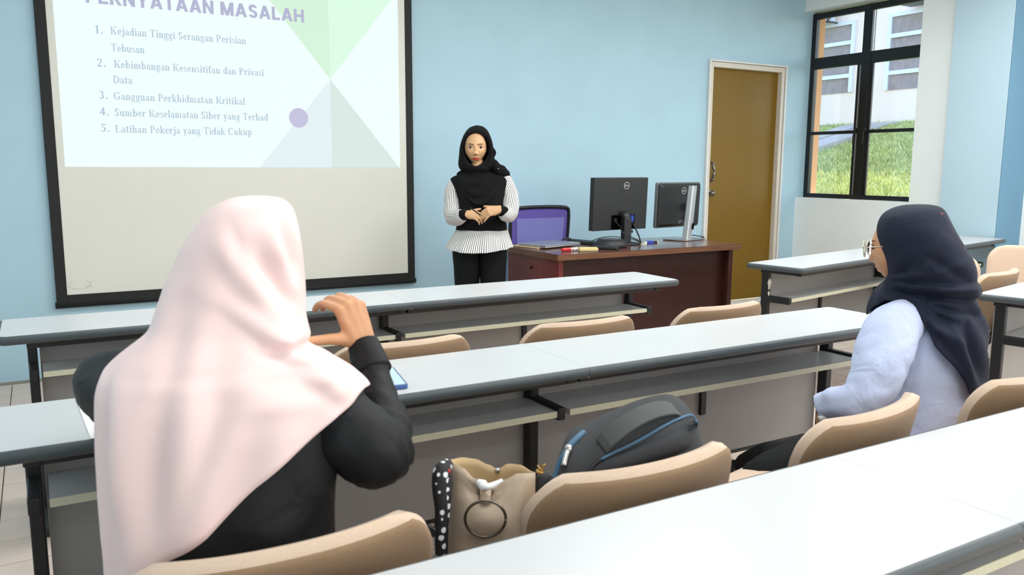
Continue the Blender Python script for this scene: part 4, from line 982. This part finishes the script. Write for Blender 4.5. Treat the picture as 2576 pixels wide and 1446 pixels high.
hand_mb(bd, wr, V((-.30*A1.x, -.30*A1.y, .95))+B1*.10, (A1*.42-B1*.80+V((0, 0, .30))), True, [(62, 30, 18), (66, 36, 22), (60, 42, 26), (56, 42, 26)], k=.98, thumb=(1.15, -10, 2), tdrop=.10)
hand_mb(bd, wl, V((.75, .6, -.05)), V((0, 0, 1)), False, [(20, 30, 15)]*4)
hc = P(628, 655, 1.43); Zt = V((0, 0, 1)); Yf = V((.25, .97, 0)).normalized(); Xr = V((-Yf.y, Yf.x, 0))*-1
bd.ball(hc, .07, .085, .10, 12)
bdo = bd.build('body', [skin], pk_, world=True); remesh(bdo, .0035, 4)
hm, Mh = head_mb(hc, Xr*-1, Yf, Zt, .95, 64, 56)
hm.build('head', [skin, lips, browm], pk_, smooth=True, world=True)
for sx_ in (-1, 1): eye_obj(Mh, sx_, pk_)
top = MB()
top.loft(pxrings([(1690, 278, 862, 1.37, .135), (1550, 288, 852, 1.37, .13), (1400, 298, 843, 1.37, .122), (1300, 303, 843, 1.37, .118), (1210, 300, 850, 1.37, .115), (1120, 290, 868, 1.37, .112), (1050, 285, 885, 1.37, .108), (985, 292, 888, 1.37, .10), (940, 350, 820, 1.37, .088), (905, 480, 700, 1.37, .065), (880, 520, 690, 1.38, .06)], 600, 48, 2.4, 5))
wrinkle(top, .009, 9, 3)
cloth_obj(top, 'black_top', blackjersey, pk_, 0)
slv = MB(); slv.loft(tube_rings([P(820, 1035, 1.40), P(890, 1096, 1.395), P(942, 1138, 1.415), P(962, 1100, 1.47), P(952, 1010, 1.53), P(936, 930, 1.575), P(920, 880, 1.598)], [.066, .066, .062, .055, .041, .034, .031], 28, 10))
for i, v in enumerate(slv.v):
    el_ = P(958, 1105, 1.44); ax_ = (P(938, 930, 1.575)-P(900, 1100, 1.40)).normalized(); gd_ = math.exp(-((v-el_).length/.085)**2)
    slv.v[i] = v+noise.noise_vector(v*16)*.007+noise.noise_vector(v*38)*.003+(v-el_).normalized()*(.0055*gd_*math.sin(v.dot(ax_)*150+3*noise.noise(v*14)))+(v-P(930, 935, 1.578)).normalized()*(.0022*math.sin(v.dot(ax_)*260)*math.exp(-((v-P(930, 920, 1.58)).length/.05)**2))
cloth_obj(slv, 'right_sleeve', blackjersey, pk_, 0)
MB().loft(tube_rings([P(941, 935, 1.573), P(928, 900, 1.588), P(914, 868, 1.602)], [.0355, .0325, .0315], 24, 4)).build('right_cuff', blackjersey, pk_, smooth=True, world=True)
sl2 = MB(); sl2.loft(tube_rings([P(360, 985, 1.37), P(292, 966, 1.44), P(268, 985, 1.54), V((.13, 1.84, .815)), V((.25, 1.96, .79))], [.066, .062, .052, .045, .034], 24, 7)); wrinkle(sl2, .006, 16, 2)
cloth_obj(sl2, 'left_sleeve', blackjersey, pk_, 0)
trs = MB()
for s in (-1, 1): trs.tube([V((.27+.09*s, 1.40, .50)), V((.29+.11*s, 1.80, .505)), V((.29+.11*s, 1.865, .46)), V((.29+.10*s, 1.865, .10))], [.09, .078, .068, .055], 16, 5)
cloth_obj(trs, 'trousers', trouser, pk_, 0)
for s in (-1, 1): MB().loft([ering((.29+.10*s, 1.93, z), V((1, 0, 0)), V((0, 1, 0)), rx, ry, 20, 2.4) for z, rx, ry in ((.004, .042, .12), (.03, .045, .125), (.06, .036, .10), (.085, .02, .05))]).build('shoe', black, pk_, smooth=True, world=True)
tabp = [(494, 622, 662, 1.43, .012), (498, 590, 700, 1.43, .04), (506, 565, 717, 1.43, .06), (520, 538, 730, 1.43, .082), (545, 508, 741, 1.43, .102), (580, 482, 749, 1.43, .115), (620, 457, 755, 1.43, .12), (660, 438, 760, 1.43, .12), (700, 421, 765, 1.425, .118), (740, 409, 768, 1.42, .115), (780, 397, 771, 1.41, .112), (820, 382, 775, 1.40, .112), (850, 345, 776, 1.39, .116), (880, 300, 783, 1.38, .12), (905, 271, 800, 1.375, .124), (930, 257, 855, 1.37, .128), (960, 248, 903, 1.37, .132), (990, 247, 926, 1.37, .136), (1040, 249, 930, 1.37, .14), (1100, 252, 920, 1.37, .142), (1200, 261, 905, 1.37, .145), (1300, 269, 890, 1.37, .148), (1450, 275, 880, 1.37, .15), (1680, 283, 870, 1.37, .152)]
c0p = P(642, 494, 1.43)
hemz = lerp_tab(sorted([((P(x, y, d)-c0p).dot(A1), P(x, y, d).z) for x, y, d in ((925, 988, 1.36), (907, 1025, 1.31), (860, 1072, 1.27), (740, 1168, 1.235), (640, 1246, 1.225), (520, 1350, 1.225), (420, 1412, 1.225), (366, 1450, 1.235), (300, 1540, 1.26))]))
def hem_p(s, si, z):
    b = hemz(s)
    return b if si < 0 else b+( .90-b)*sm(0, .8, si)
def SZ(x, y, d=1.29): q = P(x, y, d); return ((q-c0p).dot(A1), q.z)
rdg = [(SZ(560, 620), SZ(800, 935), .022, .020), (SZ(640, 640), SZ(775, 860), .022, -.016), (SZ(690, 600), SZ(760, 800), .014, .014), (SZ(545, 760), SZ(850, 985), .020, .018), (SZ(700, 888), SZ(815, 915), .012, -.034), (SZ(670, 850), SZ(800, 960), .012, .016), (SZ(690, 930), SZ(900, 985), .022, .014),
       (SZ(420, 760), SZ(320, 1250), .024, .010), (SZ(520, 700), SZ(425, 1340), .028, .011), (SZ(470, 760), SZ(372, 1300), .022, -.008), (SZ(330, 900), SZ(290, 1350), .02, .008), (SZ(640, 930), SZ(480, 1290), .03, .014), (SZ(560, 1000), SZ(440, 1330), .018, -.010), (SZ(715, 560), SZ(745, 720), .010, -.014), (SZ(735, 540), SZ(762, 700), .010, .010), (SZ(560, 790), SZ(870, 1050), .014, -.012), (SZ(620, 1000), SZ(840, 1010), .02, .008), (SZ(575, 560), SZ(620, 690), .012, -.005)]
def fold_p(t, z, s):
    return .006*math.sin(t*11+z*4)*sm(1.12, .85, z)*(1 if math.sin(t) < .3 else .4)
hj = draped(tabp, 600, hem_p, 110, 150, rdg, 2.15, fold_p)
cloth_obj(hj, 'headscarf', pink, pk_, .0025)

# things on the second row desk
q = [hitp(x, y, V((0, 0, .742)), Zt) for x, y in ((188, 996), (290, 985), (312, 1090), (228, 1103))]
tag(MB().prism([(p.x, p.y) for p in q], .7405, .7425).build('paper_sheet', mat('paper_white', (244, 244, 242), .8)), 'white paper sheet on the desk under the left elbow of the woman in pink', 'paper')
ph = thing('phone', (.80, 2.035, .741), 'smartphone in a blue case lying on the second row desk', 'phone')
Mp = Matrix.Translation((.792, 2.04, 0)) @ Matrix.Rotation(math.radians(-11), 4, 'Z')
MB().prism([(v.x, v.y) for v in [Mp @ V((a, b, 0)) for a, b in rrect(-.038, -.105, .038, .105, .012)]], .7405, .7515).build('case', mat('phone_case_blue', (58, 92, 148), .5), ph, world=True, bevel=.002)
MB().prism([(v.x, v.y) for v in [Mp @ V((a, b, 0)) for a, b in rrect(-.033, -.097, .033, .10, .009)]], .7515, .7522).build('screen', mat('phone_screen', (176, 206, 210), .08), ph, world=True)

# --- presenter
D0 = 5.38
pr_ = thing('person', (P(1205, 600, D0).x, P(1205, 600, D0).y, 0), 'standing presenter in a black headscarf and vest over a pinstriped blouse, holding a pen', 'person')
Au, Bu = axes(1205); Z3 = V((0, 0, 1))
def Q(px, py, v): return P(px, py, D0-v)
hc2 = Q(1196.5, 371, .03)
bd = MB()
bd.loft(pxrings([(612, 1156, 1262, D0, .075), (590, 1154, 1266, D0, .085), (550, 1160, 1262, D0, .08), (500, 1156, 1260, D0, .085), (460, 1146, 1270, D0, .08), (444, 1160, 1258, D0, .06), (434, 1184, 1222, D0-.01, .05), (415, 1186, 1216, D0-.015, .048), (400, 1188, 1214, D0-.02, .045)], 1205, 28))
wR, wL = Q(1169, 537.5, .19), Q(1258, 526.5, .20)
bd.tube([Q(1143, 462, .0), Q(1143, 545, .03), wR], [.04, .036, .021], 12, 6); bd.tube([Q(1275, 455, .0), Q(1283, 530, .04), wL], [.04, .036, .021], 12, 6)
for s in (-1, 1):
    hip = Q(1207+30*s, 625, 0); g0 = V((hip.x, hip.y, 0))
    bd.tube([hip, hip.lerp(g0, .5), V((g0.x, g0.y, .08))], [.06, .052, .034], 12, 4).tube([V((g0.x, g0.y, .07)), V((g0.x, g0.y, .03))-Bu*.12], [.034, .026], 10, 3)
bd.ball(hc2+Bu*.01, .06, .07, .085, 12)
hand_mb(bd, wR, (Au*.97-V((0, 0, .14))-Bu*.12), (V((0, 0, .66))-Bu*.75), True, [(22, 30, 18), (30, 36, 20), (36, 34, 20), (34, 30, 20)], k=.90, thumb=(.62, 20, 14), tdrop=.10)
hand_mb(bd, wL, (-Au*.88-V((0, 0, .16))-Bu*.10), (-Bu*.86+V((0, 0, .40))), False, [(24, 18, 10), (26, 16, 10), (26, 18, 10), (24, 18, 10)], spread=(-20, -22, -25, -29), k=.93, thumb=(.5, 10, 10), tdrop=.5)
bo = bd.build('body', [skin2], pr_, world=True); remesh(bo, .0032, 4)
tilt = math.radians(4); Yh = (-Bu*math.cos(tilt)-Z3*math.sin(tilt)*.5).normalized(); Zh = (Z3-Yh*Z3.dot(Yh)).normalized(); Xh = Au
hm, Mh = head_mb(hc2, Xh, Yh, Zh, .98, 150, 120)
head = hm.build('head', [skin2, lips, browm], pr_, smooth=True, world=True)
for s in (-1, 1): eye_obj(Mh, s, pr_, .98)
nst = MB()
for s in (-1, 1): nst.ball(Mh(V((.0075*s, .1005, -.0455))*.98), .0032, .003, .0018, 6)
nst.build('nostrils', lash, pr_, smooth=True, world=True)
# vest, peplum, trousers
vest = MB(); vest.loft(pxrings([(577, 1147, 1276, D0, .125), (560, 1150, 1273, D0, .122), (535, 1153, 1269, D0, .118), (505, 1152, 1268, D0, .118), (475, 1142, 1276, D0, .112), (456, 1134, 1281, D0, .10), (447, 1136, 1279, D0, .085), (439, 1152, 1264, D0, .07), (432, 1176, 1236, D0, .055)], 1205, 48, 2.5, 4)); wrinkle(vest, .004, 14, 5)
cloth_obj(vest, 'knit_vest', blackknit, pr_, 0)
pep = MB(); rg = []
for i, (y, xl, xr, hd) in enumerate(cr([(568, 1151, 1273, .118), (580, 1146, 1277, .125), (598, 1136, 1281, .145), (614, 1127, 1285, .165), (626, 1121, 1288, .18)], 4)):
    c = P((xl+xr)/2, y, D0); hw = (xr-xl)/2*D0/FPX; ring = []; k = i/16
    for j in range(120):
        t = 2*pi*j/120; rr_ = 1+.035*k*math.sin(t*9+1)+.02*k*math.sin(t*17)
        ring.append(c+Au*(hw*math.cos(t)*rr_)+Bu*(hd*math.sin(t)*rr_)+V((0, 0, .012*k*math.sin(t*2+2))))
    rg.append(ring)
pep.loft(rg, cap=False, uv=True); cloth_obj(pep, 'striped_blouse_hem', pinstripe2, pr_, .002)
trs = MB()
for s in (-1, 1):
    hip = Q(1207+33*s, 628, 0); g0 = V((hip.x, hip.y, 0))+Au*(.0-.006*s)
    trs.tube([Q(1207+24*s, 610, 0), hip, hip.lerp(g0, .18), hip.lerp(g0, .5), V((g0.x, g0.y, .05))], [.09, .092, .087, .074, .07], 20, 5)
cloth_obj(wrinkle(trs, .004, 8, 1), 'trousers', trouser, pr_, 0)
for s in (-1, 1):
    g0 = Q(1207+33*s, 628, 0); MB().loft([ering(V((g0.x, g0.y, z))-Bu*.05, Au, Bu, rx, ry, 20, 2.4) for z, rx, ry in ((.004, .042, .12), (.03, .044, .125), (.06, .036, .10), (.085, .02, .05))]).build('shoe', black, pr_, smooth=True, world=True)
for nm, pts, rads, cf in (('right_sleeve', [Q(1150, 456, 0), Q(1140, 478, 0), Q(1138, 515, .01), Q(1138, 543, .05), Q(1150, 548, .11), Q(1161, 543, .16), Q(1166, 541, .175)], [.045, .053, .055, .055, .050, .044, .033], ((1160, 542, .165), (1174, 538, .195))),
                          ('left_sleeve', [Q(1266, 449, 0), Q(1277, 470, 0), Q(1284, 498, .01), Q(1285, 528, .05), Q(1278, 540, .11), Q(1269, 536, .16), Q(1264, 532, .175)], [.045, .051, .054, .054, .050, .046, .033], ((1270, 534, .165), (1256, 528, .195)))):
    s_ = MB(); s_.loft(tube_rings(pts, rads, 60, 7), uv=True)
    for i, v in enumerate(s_.v): s_.v[i] = v+noise.noise_vector(v*22)*.005
    cloth_obj(s_, nm, pinstripe, pr_, 0)
    c = MB(); c.loft(tube_rings([Q(*cf[0]), Q((cf[0][0]+cf[1][0])/2, (cf[0][1]+cf[1][1])/2, .18), Q(*cf[1])], [.035, .036, .033], 28, 4)); c.build('knit_cuff', blackknit, pr_, smooth=True, world=True)
# headscarf: hood swept back from the face, then draped bib
inn = [(1198, 334), (1212, 339), (1223, 352), (1228.5, 369), (1227.5, 386), (1220.5, 402), (1208, 413), (1196.5, 417.5), (1184, 411), (1172.5, 396), (1168, 378), (1168.5, 362), (1175, 347), (1185, 338)]
out = [(1199, 319.5), (1216, 323), (1230, 336), (1239, 362), (1241, 388), (1242, 412), (1230, 432), (1197, 440), (1168, 434), (1154, 418), (1155, 392), (1158, 366), (1166, 343), (1180, 326)]
i2 = cr(inn+[inn[0]], 6)[:-1]; o2 = cr(out+[out[0]], 6)[:-1]; hood = MB(); rg = []
cx_, cy_ = 1198, 376
for kk, v in ((.02, .045), (.02, .078), (.12, .100), (.32, .100), (.62, .085), (.88, .055), (1.0, .015), (1.0, -.03), (.93, -.07), (.72, -.105), (.4, -.125), (.1, -.13)):
    ring = []
    for (a, b), (c, d) in zip(i2, o2):
        if v > 0.03 or kk >= 1: x, y = a+(c-a)*kk, b+(d-b)*kk
        else: x, y = cx_+(c-cx_)*kk, cy_-8+(d-cy_)*kk
        sd = abs(a-cx_)/28; vv = v-(.026*sd*sd if kk < .5 else .026*sd*sd*(1-kk)*2*.0)
        wig = .004*math.sin(y*.9+x*.3)*(1 if kk > .3 else 0)
        ring.append(Q(x, y, vv+wig))
    rg.append(ring)
hood.loft(rg, cap=False); hood.f.append([len(hood.v)-84+j for j in range(84)]); hood.m.append(0)
cloth_obj(hood, 'headscarf_hood', blackknit, pr_, .003)
bib = MB(); rg = []
NR, NT = 46, 48
for i in range(NR+1):
    s = i/NR; row = []
    for j in range(NT+1):
        t = -1+2*j/NT; xl = 1157-8*s; xr = 1243+24*s; x = (xl+xr)/2+(xr-xl)/2*t
        ye = (430+6*s) if t < 0 else (427+3*s)
        yb = 424+92*s; y = ye+(yb-ye)*(1-abs(t)**2.1)
        v = .066+.074*s+.012*s*math.sin(pi*s)-(.105*abs(t)**2.4)
        v += (.009*math.sin(s*21+2.2*t+.8*math.sin(t*3)))*(1-.5*abs(t))*sm(0, .12, s)
        row.append(Q(x, y, v))
    rg.append(row)
bib.loft(rg, cap=False, closed=False); cloth_obj(bib, 'headscarf_drape', blackknit, pr_, .004)
sh_ = MB(); sh_.loft(tube_rings([Q(1236, 405, .02), Q(1252, 424, .03), Q(1268, 436, .02), Q(1278, 448, -.03)], [.022, .036, .034, .02], 20, 5)); sh_.tube([Q(1238, 370, .01), Q(1243, 384, .01), Q(1241, 398, .01), Q(1246, 412, .01)], [.006, .014, .010, .014], 12, 5)
cloth_obj(wrinkle(sh_, .006, 30, 4), 'headscarf_end', blackknit, pr_, 0)
MB().ball(Q(1253.5, 424, .075), .0045, .004, .004, 8).build('scarf_pin', steel, pr_, smooth=True, world=True)
pen = thing('pen', Q(1195, 532, .25), 'black pen held in the right hand of the presenter', 'pen')
MB().cyl(Q(1182, 521.5, .235), Q(1207, 540, .235), .0042, .0046, 12).cyl(Q(1207, 540, .235), Q(1210, 542.5, .235), .0046, .0015, 12).build('barrel', blackp, pen, smooth=True, world=True)

# --- woman in the pale blue shirt
nv = thing('person', (2.25, 1.42, 0), 'seated woman in a navy headscarf, glasses and pale blue shirt, turned away', 'person')
A3, B3 = axes(2300)
hc3 = P(2268, 620, 2.545); fa = math.radians(-20); Y3 = V((math.sin(fa), math.cos(fa), -.10)).normalized(); X3 = V((-math.cos(fa), math.sin(fa), 0)); Zn = X3.cross(Y3)*-1
Zn = Zn if Zn.z > 0 else -Zn
bd = MB()
bd.loft(pxrings([(1250, 2160, 2450, 2.60, .14), (1100, 2180, 2430, 2.60, .13), (950, 2195, 2430, 2.60, .13), (850, 2205, 2430, 2.60, .14), (805, 2230, 2400, 2.60, .12), (775, 2255, 2370, 2.58, .07), (740, 2250, 2340, 2.56, .05), (690, 2240, 2330, 2.54, .05)], 2300, 28))
w3 = P(2070, 1030, 2.53)
bd.tube([P(2250, 815, 2.48), P(2195, 1000, 2.43), w3], [.045, .036, .022], 12, 6)
w4 = P(2140, 1035, 2.62)
bd.tube([P(2380, 830, 2.76), P(2330, 1010, 2.80), w4], [.045, .036, .022], 12, 6)
hand_mb(bd, w3, (-A3*.12+V((0, 0, -.75))+B3*.55), (-B3*.4-A3*.9), False, [(45, 60, 35)]*4, k=.8)
hand_mb(bd, w4, (-A3*.3+B3*.3+V((0, 0, -.3))), V((0, 0, 1)), True, [(30, 40, 20)]*4, k=.88)
kL = P(1932, 1203, 2.34); kR = P(1985, 1160, 2.50)
hL, hR = P(2240, 1140, 2.48), P(2310, 1150, 2.70)
fR = P(1856, 1168, 2.86)
bd.tube([hL, kL], [.06, .045], 12, 4).tube([kL, V((kL.x+.02, kL.y+.05, .08))], [.042, .03], 12, 4).tube([hR, kR], [.06, .045], 12, 4).tube([kR, P(1935, 1160, 2.62), P(1884, 1171, 2.78)], [.04, .034, .02], 12, 4)
bd.ball(hc3, .06, .075, .09, 12)
bo = bd.build('body', [skin], nv, world=True); remesh(bo, .0038, 4)
hm, Mh = head_mb(hc3, X3, Y3, Zn, .95, 110, 90); hm.build('head', [skin, lips, browm], nv, smooth=True, world=True)
for s in (-1, 1): eye_obj(Mh, s, nv, .95)
gls = MB()
for s in (-1, 1):
    gls.tube([Mh(V((.033*s+.027*math.cos(t), .108-.012*abs(.033*s+.026*math.cos(t))/.06, -.002+.025*math.sin(t)))) for t in [k*pi/12 for k in range(25)]], .0017, 6, 1)
    gls.tube([Mh(V((.059*s, .098, .004))), Mh(V((.073*s, .06, .006))), Mh(V((.076*s, .0, .006)))], .0016, 6, 4)
gls.tube([Mh(V((-.008, .112, .002))), Mh(V((0, .116, .006))), Mh(V((.008, .112, .002)))], .0017, 6, 3)
gl_ = tag(gls.build('glasses', mat('gold_wire', (214, 208, 190), .2, 1), smooth=True), 'thin gold rimmed round glasses worn by the woman in navy', 'glasses')
for s in (-1, 1): MB().poly([Mh(V((.033*s+.0245*math.cos(t), .1065-.012*abs(.033*s+.0245*math.cos(t))/.06, -.002+.0235*math.sin(t)))) for t in [k*pi/12 for k in range(24)]]).build('lens', glass, gl_)
shirt = MB()
shirt.loft(pxrings([(1270, 2130, 2470, 2.60, .185), (1180, 2145, 2455, 2.60, .18), (1100, 2160, 2442, 2.60, .17), (1050, 2168, 2440, 2.60, .165), (1000, 2172, 2448, 2.60, .165), (950, 2174, 2446, 2.60, .16), (900, 2182, 2448, 2.60, .16), (850, 2190, 2446, 2.60, .16), (815, 2208, 2440, 2.60, .165), (785, 2230, 2405, 2.60, .14), (765, 2250, 2380, 2.59, .09), (745, 2258, 2350, 2.57, .06)], 2300, 64, 2.4, 6))
wrinkle(shirt, .010, 9, 2); wrinkle(shirt, .005, 22, 7)
cloth_obj(shirt, 'blue_shirt', shirtblue, nv, 0)
def sleeve(pts, rads, nm, seed):
    s_ = MB(); s_.loft(tube_rings(pts, rads, 36, 9)); wrinkle(s_, .008, 13, seed); wrinkle(s_, .004, 30, seed+2); return cloth_obj(s_, nm, shirtblue, nv, 0)
sleeve([P(2290, 800, 2.53), P(2250, 822, 2.475), P(2222, 885, 2.44), P(2200, 960, 2.42), P(2165, 1003, 2.42), P(2120, 1012, 2.46), P(2086, 1017, 2.50), P(2062, 1024, 2.52)], [.062, .076, .080, .072, .062, .052, .046, .037], 'left_sleeve', 1)
sleeve([P(2400, 820, 2.70), P(2410, 850, 2.78), P(2380, 940, 2.82), P(2330, 1010, 2.80), P(2200, 1030, 2.70), P(2140, 1034, 2.63)], [.05, .072, .07, .06, .05, .036], 'right_sleeve', 5)
trs = MB(); trs.tube([hL, P(2090, 1148, 2.42), kL, V((kL.x+.005, kL.y+.03, kL.z-.06)), V((kL.x+.02, kL.y+.05, .10))], [.095, .082, .068, .062, .05], 18, 6)
trs.tube([hR, P(2140, 1135, 2.60), kR, P(1935, 1160, 2.62), P(1880, 1172, 2.80)], [.095, .080, .066, .058, .045], 18, 6); wrinkle(trs, .006, 10, 3)
cloth_obj(trs, 'trousers', trouser, nv, 0)
fx = V((-.25, .55, -.35)).normalized()
sh1 = MB(); sh1.loft([ering(fR+fx*t+V((0, 0, -.02)), A3, V((0, 0, 1)), a, b, 16) for t, a, b in ((-.06, .02, .02), (-.04, .036, .034), (.02, .040, .036), (.09, .040, .028), (.13, .028, .018), (.145, .01, .006))]); s1 = sh1.build('shoe', mat('patent_black', (14, 14, 16), .2), nv, smooth=True, world=True)
MB().box(fR.x-.055, fR.y-.05, fR.z-.005, fR.x-.035, fR.y-.035, fR.z+.007).build('buckle', steel, s1, world=True, bevel=.002)
g0 = V((kL.x+.02, kL.y+.05, 0)); MB().loft([ering(g0+V((-.01, .05, z)), V((1, 0, 0)), V((0, 1, 0)), rx, ry, 20, 2.4) for z, rx, ry in ((.004, .042, .12), (.03, .044, .125), (.06, .036, .10), (.085, .02, .05))]).build('shoe', MATS['patent_black'], nv, smooth=True, world=True)
tabn = [(515, 2305, 2335, 2.52, .012), (518, 2272, 2358, 2.52, .048), (526, 2244, 2374, 2.52, .08), (540, 2222, 2384, 2.52, .102), (560, 2210, 2394, 2.52, .115), (585, 2206, 2407, 2.52, .123), (612, 2209, 2424, 2.52, .126), (640, 2217, 2441, 2.52, .126), (665, 2225, 2455, 2.52, .122), (688, 2231, 2459, 2.525, .115), (702, 2232, 2458, 2.53, .108), (716, 2222, 2468, 2.54, .112), (730, 2208, 2470, 2.55, .122), (744, 2198, 2458, 2.56, .126), (762, 2190, 2466, 2.57, .135), (790, 2182, 2478, 2.58, .155), (825, 2185, 2486, 2.585, .175), (860, 2188, 2487, 2.59, .192), (920, 2190, 2485, 2.60, .205), (990, 2190, 2477, 2.60, .21), (1040, 2190, 2470, 2.60, .21)]
c0n = P(2320, 515, 2.54)
hn = lerp_tab(sorted([((P(x, y, d)-c0n).dot(A3), P(x, y, d).z) for x, y, d in ((2178, 800, 2.56), (2195, 782, 2.50), (2225, 764, 2.46), (2265, 758, 2.45), (2300, 774, 2.44), (2330, 822, 2.43), (2352, 872, 2.42), (2400, 918, 2.42), (2425, 950, 2.45), (2440, 988, 2.48), (2474, 995, 2.58))]))
def hem_n(s, si, z):
    b = hn(s)
    return b if si < .15 else b+(.80-b)*sm(.15, .7, si)
def SN(x, y, d=2.44): q = P(x, y, d); return ((q-c0n).dot(A3), q.z)
rn = [(SN(2255, 722), SN(2450, 728), .011, .026), (SN(2235, 744), SN(2450, 756), .009, -.022), (SN(2236, 712), SN(2330, 686), .009, .018), (SN(2225, 760), SN(2440, 800), .010, .018), (SN(2250, 760), SN(2420, 860), .012, .020), (SN(2330, 770), SN(2470, 800), .010, -.016), (SN(2310, 700), SN(2440, 655), .014, .012), (SN(2330, 640), SN(2430, 700), .016, -.014), (SN(2290, 690), SN(2370, 600), .018, .012), (SN(2255, 715), SN(2310, 640), .014, -.010), (SN(2390, 800), SN(2440, 950), .012, .020), (SN(2425, 800), SN(2468, 950), .010, -.018), (SN(2270, 748), SN(2400, 812), .007, -.016), (SN(2350, 840), SN(2420, 910), .010, -.012), (SN(2300, 560), SN(2400, 620), .03, .006)]
def fold_n(t, z, s): return .004*math.sin(t*9+z*40)*sm(.98, .92, z)
hj2 = draped(tabn, 2300, hem_n, 100, 140, rn, 2.15, fold_n)
cloth_obj(hj2, 'headscarf', navy, nv, .003)
MB().ball(onsurf(bvh(hj2), 2369, 538, .002, 2.45), .004, .003, .003, 6).build('red_stitch', MATS['marker_red'], nv, smooth=True, world=True)
dv = thing('handheld_device', P(2078, 1050, 2.50), 'small white device in the hand of the woman in blue', 'device')
MB().cyl(P(2060, 1053, 2.49), P(2095, 1046, 2.49), .0085, n=14).build('body', whitep, dv, smooth=True, world=True)
